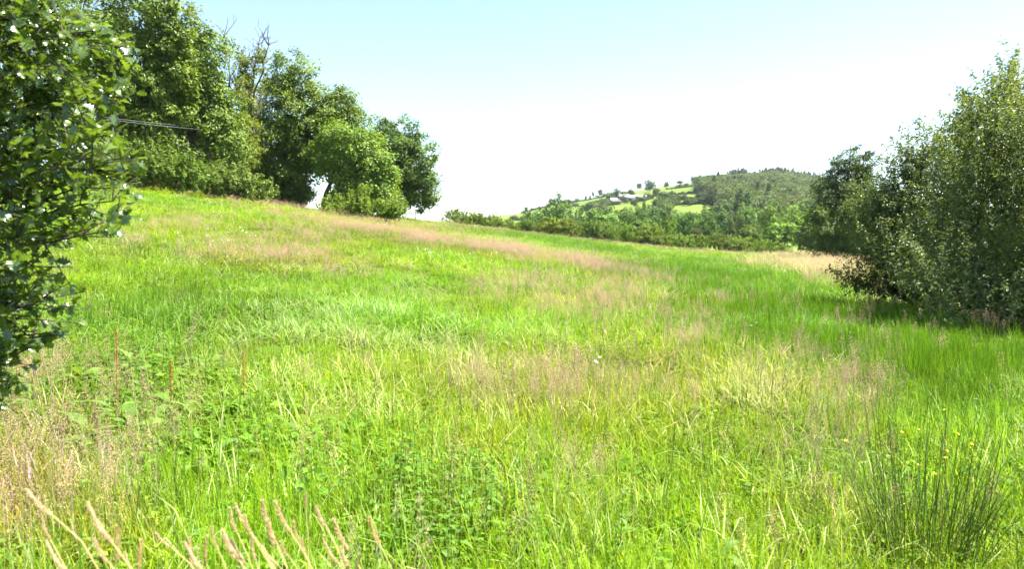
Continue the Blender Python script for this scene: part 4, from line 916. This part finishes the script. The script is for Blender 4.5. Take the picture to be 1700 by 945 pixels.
# nettles -------------------------------------------------------------
nprof = [(0, .2), (.1, .8), (.28, 1), (.6, .65), (.85, .28), (1, .02)]
NET = [leaf_mesh('leaf', M_PLANT, [.2, .4, .6][i], .075, .045, 12, nprof, [.5, .8, .3][i], .2, .03, .12, seed=40+i) for i in range(3)]
NST = MB(); NST.add(*tube([(0, 0, -.02), (.01, 0, .2), (0, .01, .45)], [.003, .0025, .0015], 5), .3); nst = NST.mesh('stem', M_PLANT, True)
rng = np.random.default_rng(190)
for i in range(56):
    p = ground_hit(rng.normal(725, 85), rng.uniform(835, 990)); s = rng.uniform(.65, 1.05)
    root = tag(empty('nettle', p, rng.uniform(0, 6), (s, s, s)), 'one of the dark leaved nettles massed at the bottom centre', 'nettle', 'nettle patch at the bottom centre')
    obj('stem', nst, root)
    for q in range(6):
        for sd_ in (0, math.pi):
            z = .12+.33*q/5; sc = 1.15-.13*q
            obj('leaf', NET[int(rng.integers(0, 3))], root, (0, 0, z), (0, rng.uniform(-.25, .35), q*math.pi/2+sd_+rng.normal(0, .2)), (sc, sc, sc), tuple(np.array([1.05, 1.08, .9])*rng.uniform(.8, 1.25)))
# flowers -------------------------------------------------------------
fm = MB()
for q in range(5):
    a = q*2*math.pi/5; c, s = math.cos(a), math.sin(a); b0 = np.array([[.001, 0, 0], [.007, .006, .003], [.012, .004, .007], [.012, -.004, .007], [.007, -.006, .003]])
    V = np.c_[b0[:, 0]*c-b0[:, 1]*s, b0[:, 0]*s+b0[:, 1]*c, b0[:, 2]]; fm.add(V, np.array([(0, 1, 2, 3, 4)]))
BUTTER = fm.mesh('flower', M_YELLOW)
um = MB(); rg = np.random.default_rng(5)
for q in range(40):
    a = rg.uniform(0, 6.28); r = .04*math.sqrt(rg.random()); cpos = np.array([r*math.cos(a), r*math.sin(a), .01-r*.25+rg.normal(0, .002)]); w = .005
    aa = np.linspace(0, 2*math.pi, 7)[:-1]; um.add(cpos+np.c_[w*np.cos(aa), w*np.sin(aa), 0*aa], np.array([range(6)])); um.add(*tube([cpos-[0, 0, .001], [0, 0, -.03]], .0006, 3))
UMBEL = um.mesh('flower', M_WHITE)
fs = MB(); fs.add(*tube([(0, 0, -.02), (.012, 0, .25), (0, 0, .5)], [.0016, .0013, .001], 5), .4); FST = fs.mesh('stem', M_PLANT, True)
def flower(name, label, cat, grp, me, px, py, h, s):
    p = ground_hit(px, py); root = tag(empty(name, p, RNG.uniform(0, 6)), label, cat, grp)
    obj('stem', FST, root, scl=(1, 1, h/.5)); obj('flower', me, root, (0, 0, h), (RNG.normal(0, .35), RNG.normal(0, .35), 0), (s, s, s))
rng = np.random.default_rng(200)
for (cx, cy, sx, sy, n, lab, grp) in [(1545,870,75,40,12,'yellow buttercup by the big rush tuft at right','buttercups by the rush tuft'),
     (560,470,200,35,16,'tiny yellow flower dotted in the left slope grass','yellow flowers on the left slope'),(980,450,90,14,12,'tiny yellow flower in the green strip mid meadow','yellow flowers mid meadow'),
     (300,410,110,30,9,'tiny yellow flower beside the holly tips','yellow flowers by the holly'),(1050,720,180,70,7,'scattered yellow flower in the pinkish grass ahead','yellow flowers in the pinkish grass')]:
    for i in range(n): 
        q = ground_hit(cx+rng.normal(0, sx), min(cy+rng.normal(0, sy), 990)); flower('buttercup', lab, 'flower', grp, BUTTER, *[v[0] for v in proj(q[None])], rng.uniform(.38, .56), .75+q[1]*.02)
for (cx, cy, sx, sy, n, lab, grp) in [(395,425,45,12,12,'white flat topped flower head on the left slope','white flowers on the left slope'),(690,378,70,8,16,'small white flower head near the end of the wood','white flowers near the oak'),(1250,620,12,5,2,'white flower head at the edge of the rushes','white flowers by the rushes'),(960,690,40,14,3,'pale flower in the pinkish grass before the camera','pale flowers in pinkish grass')]:
    for i in range(n): 
        q = ground_hit(cx+rng.normal(0, sx), cy+rng.normal(0, sy)); flower('white_umbel', lab, 'flower', grp, UMBEL, *[v[0] for v in proj(q[None])], rng.uniform(.5, .68), (.85+q[1]*.004) if cx < 900 else .5)

# wires, pole, post ----------------------------------------------------
pole_x, pole_d = px2x(352, 54.6), 54.6; pz0 = gz(pole_x, pole_d); ptop = at(350, 212, pole_d)[2]+.35
mb = MB(); mb.add(*tube([(0, 0, -.3), (0, 0, (ptop-pz0)*.5), (0, 0, ptop-pz0)], [.13, .11, .09], 9), .5)
pole = tag(empty('utility_pole', (pole_x, pole_d, pz0)), 'wooden pole hidden in the left wood carrying the wires', 'pole')
obj('post', mb.mesh('post', M_WOOD, True), pole)
mb = MB(); box(mb, (-.5, -.16, ptop-pz0-.45), (.5, -.11, ptop-pz0-.33)); obj('crossarm', mb.mesh('crossarm', M_WOOD), pole)
for k, (dx, dz, lab) in enumerate([(-.35, 0, 'upper overhead wire crossing in front of the left wood'), (.35, -.22, 'lower overhead wire crossing in front of the left wood')]):
    b = np.array([pole_x+dx, pole_d-.14, ptop-.33+dz]); a = at(-420, 92+k*3, 28); t = np.linspace(0, 1, 30)[:, None]
    p = a+(b-a)*t; p[:, 2] -= (.35*4*t*(1-t))[:, 0]
    V, Fc = tube(p-p[0], .011, 5); tag(obj('overhead_wire', mesh('overhead_wire', V, Fc, M_WIRE, None, True), loc=tuple(p[0])), lab, 'wire')
X = px2x(690, 100); mb = MB(); mb.add(*tube([(0, 0, -.3), (0, 0, at(690, 347, 100)[2]-gz(X, 100))], [.07, .06], 8), .5)
V, Fc, _ = mb.get(); n_ = len(V); cap = np.arange(n_-8, n_)[None]
tag(obj('field_post', mesh('field_post', V, Fc+[cap], M_WOOD), loc=(X, 100, gz(X, 100))), 'thin grey post on the skyline right of the oak', 'post')

# ------------------------------------------------------------------ summer haze in the valley air
mb = MB(); box(mb, (-6200, -1500, -40), (6200, 7200, 160)); V, Fc, _ = mb.get()
m, nt, out = new_mat('haze_air'); pv = N(nt, 'ShaderNodeVolumePrincipled'); pv.inputs['Color'].default_value = (.86, .93, 1, 1); pv.inputs['Density'].default_value = .00007; pv.inputs['Anisotropy'].default_value = .2
nt.links.new(pv.outputs[0], out.inputs['Volume'])
tag(obj('haze', mesh('haze', V, Fc, m)), 'thin pale summer haze over the valley', 'haze', kind='stuff')
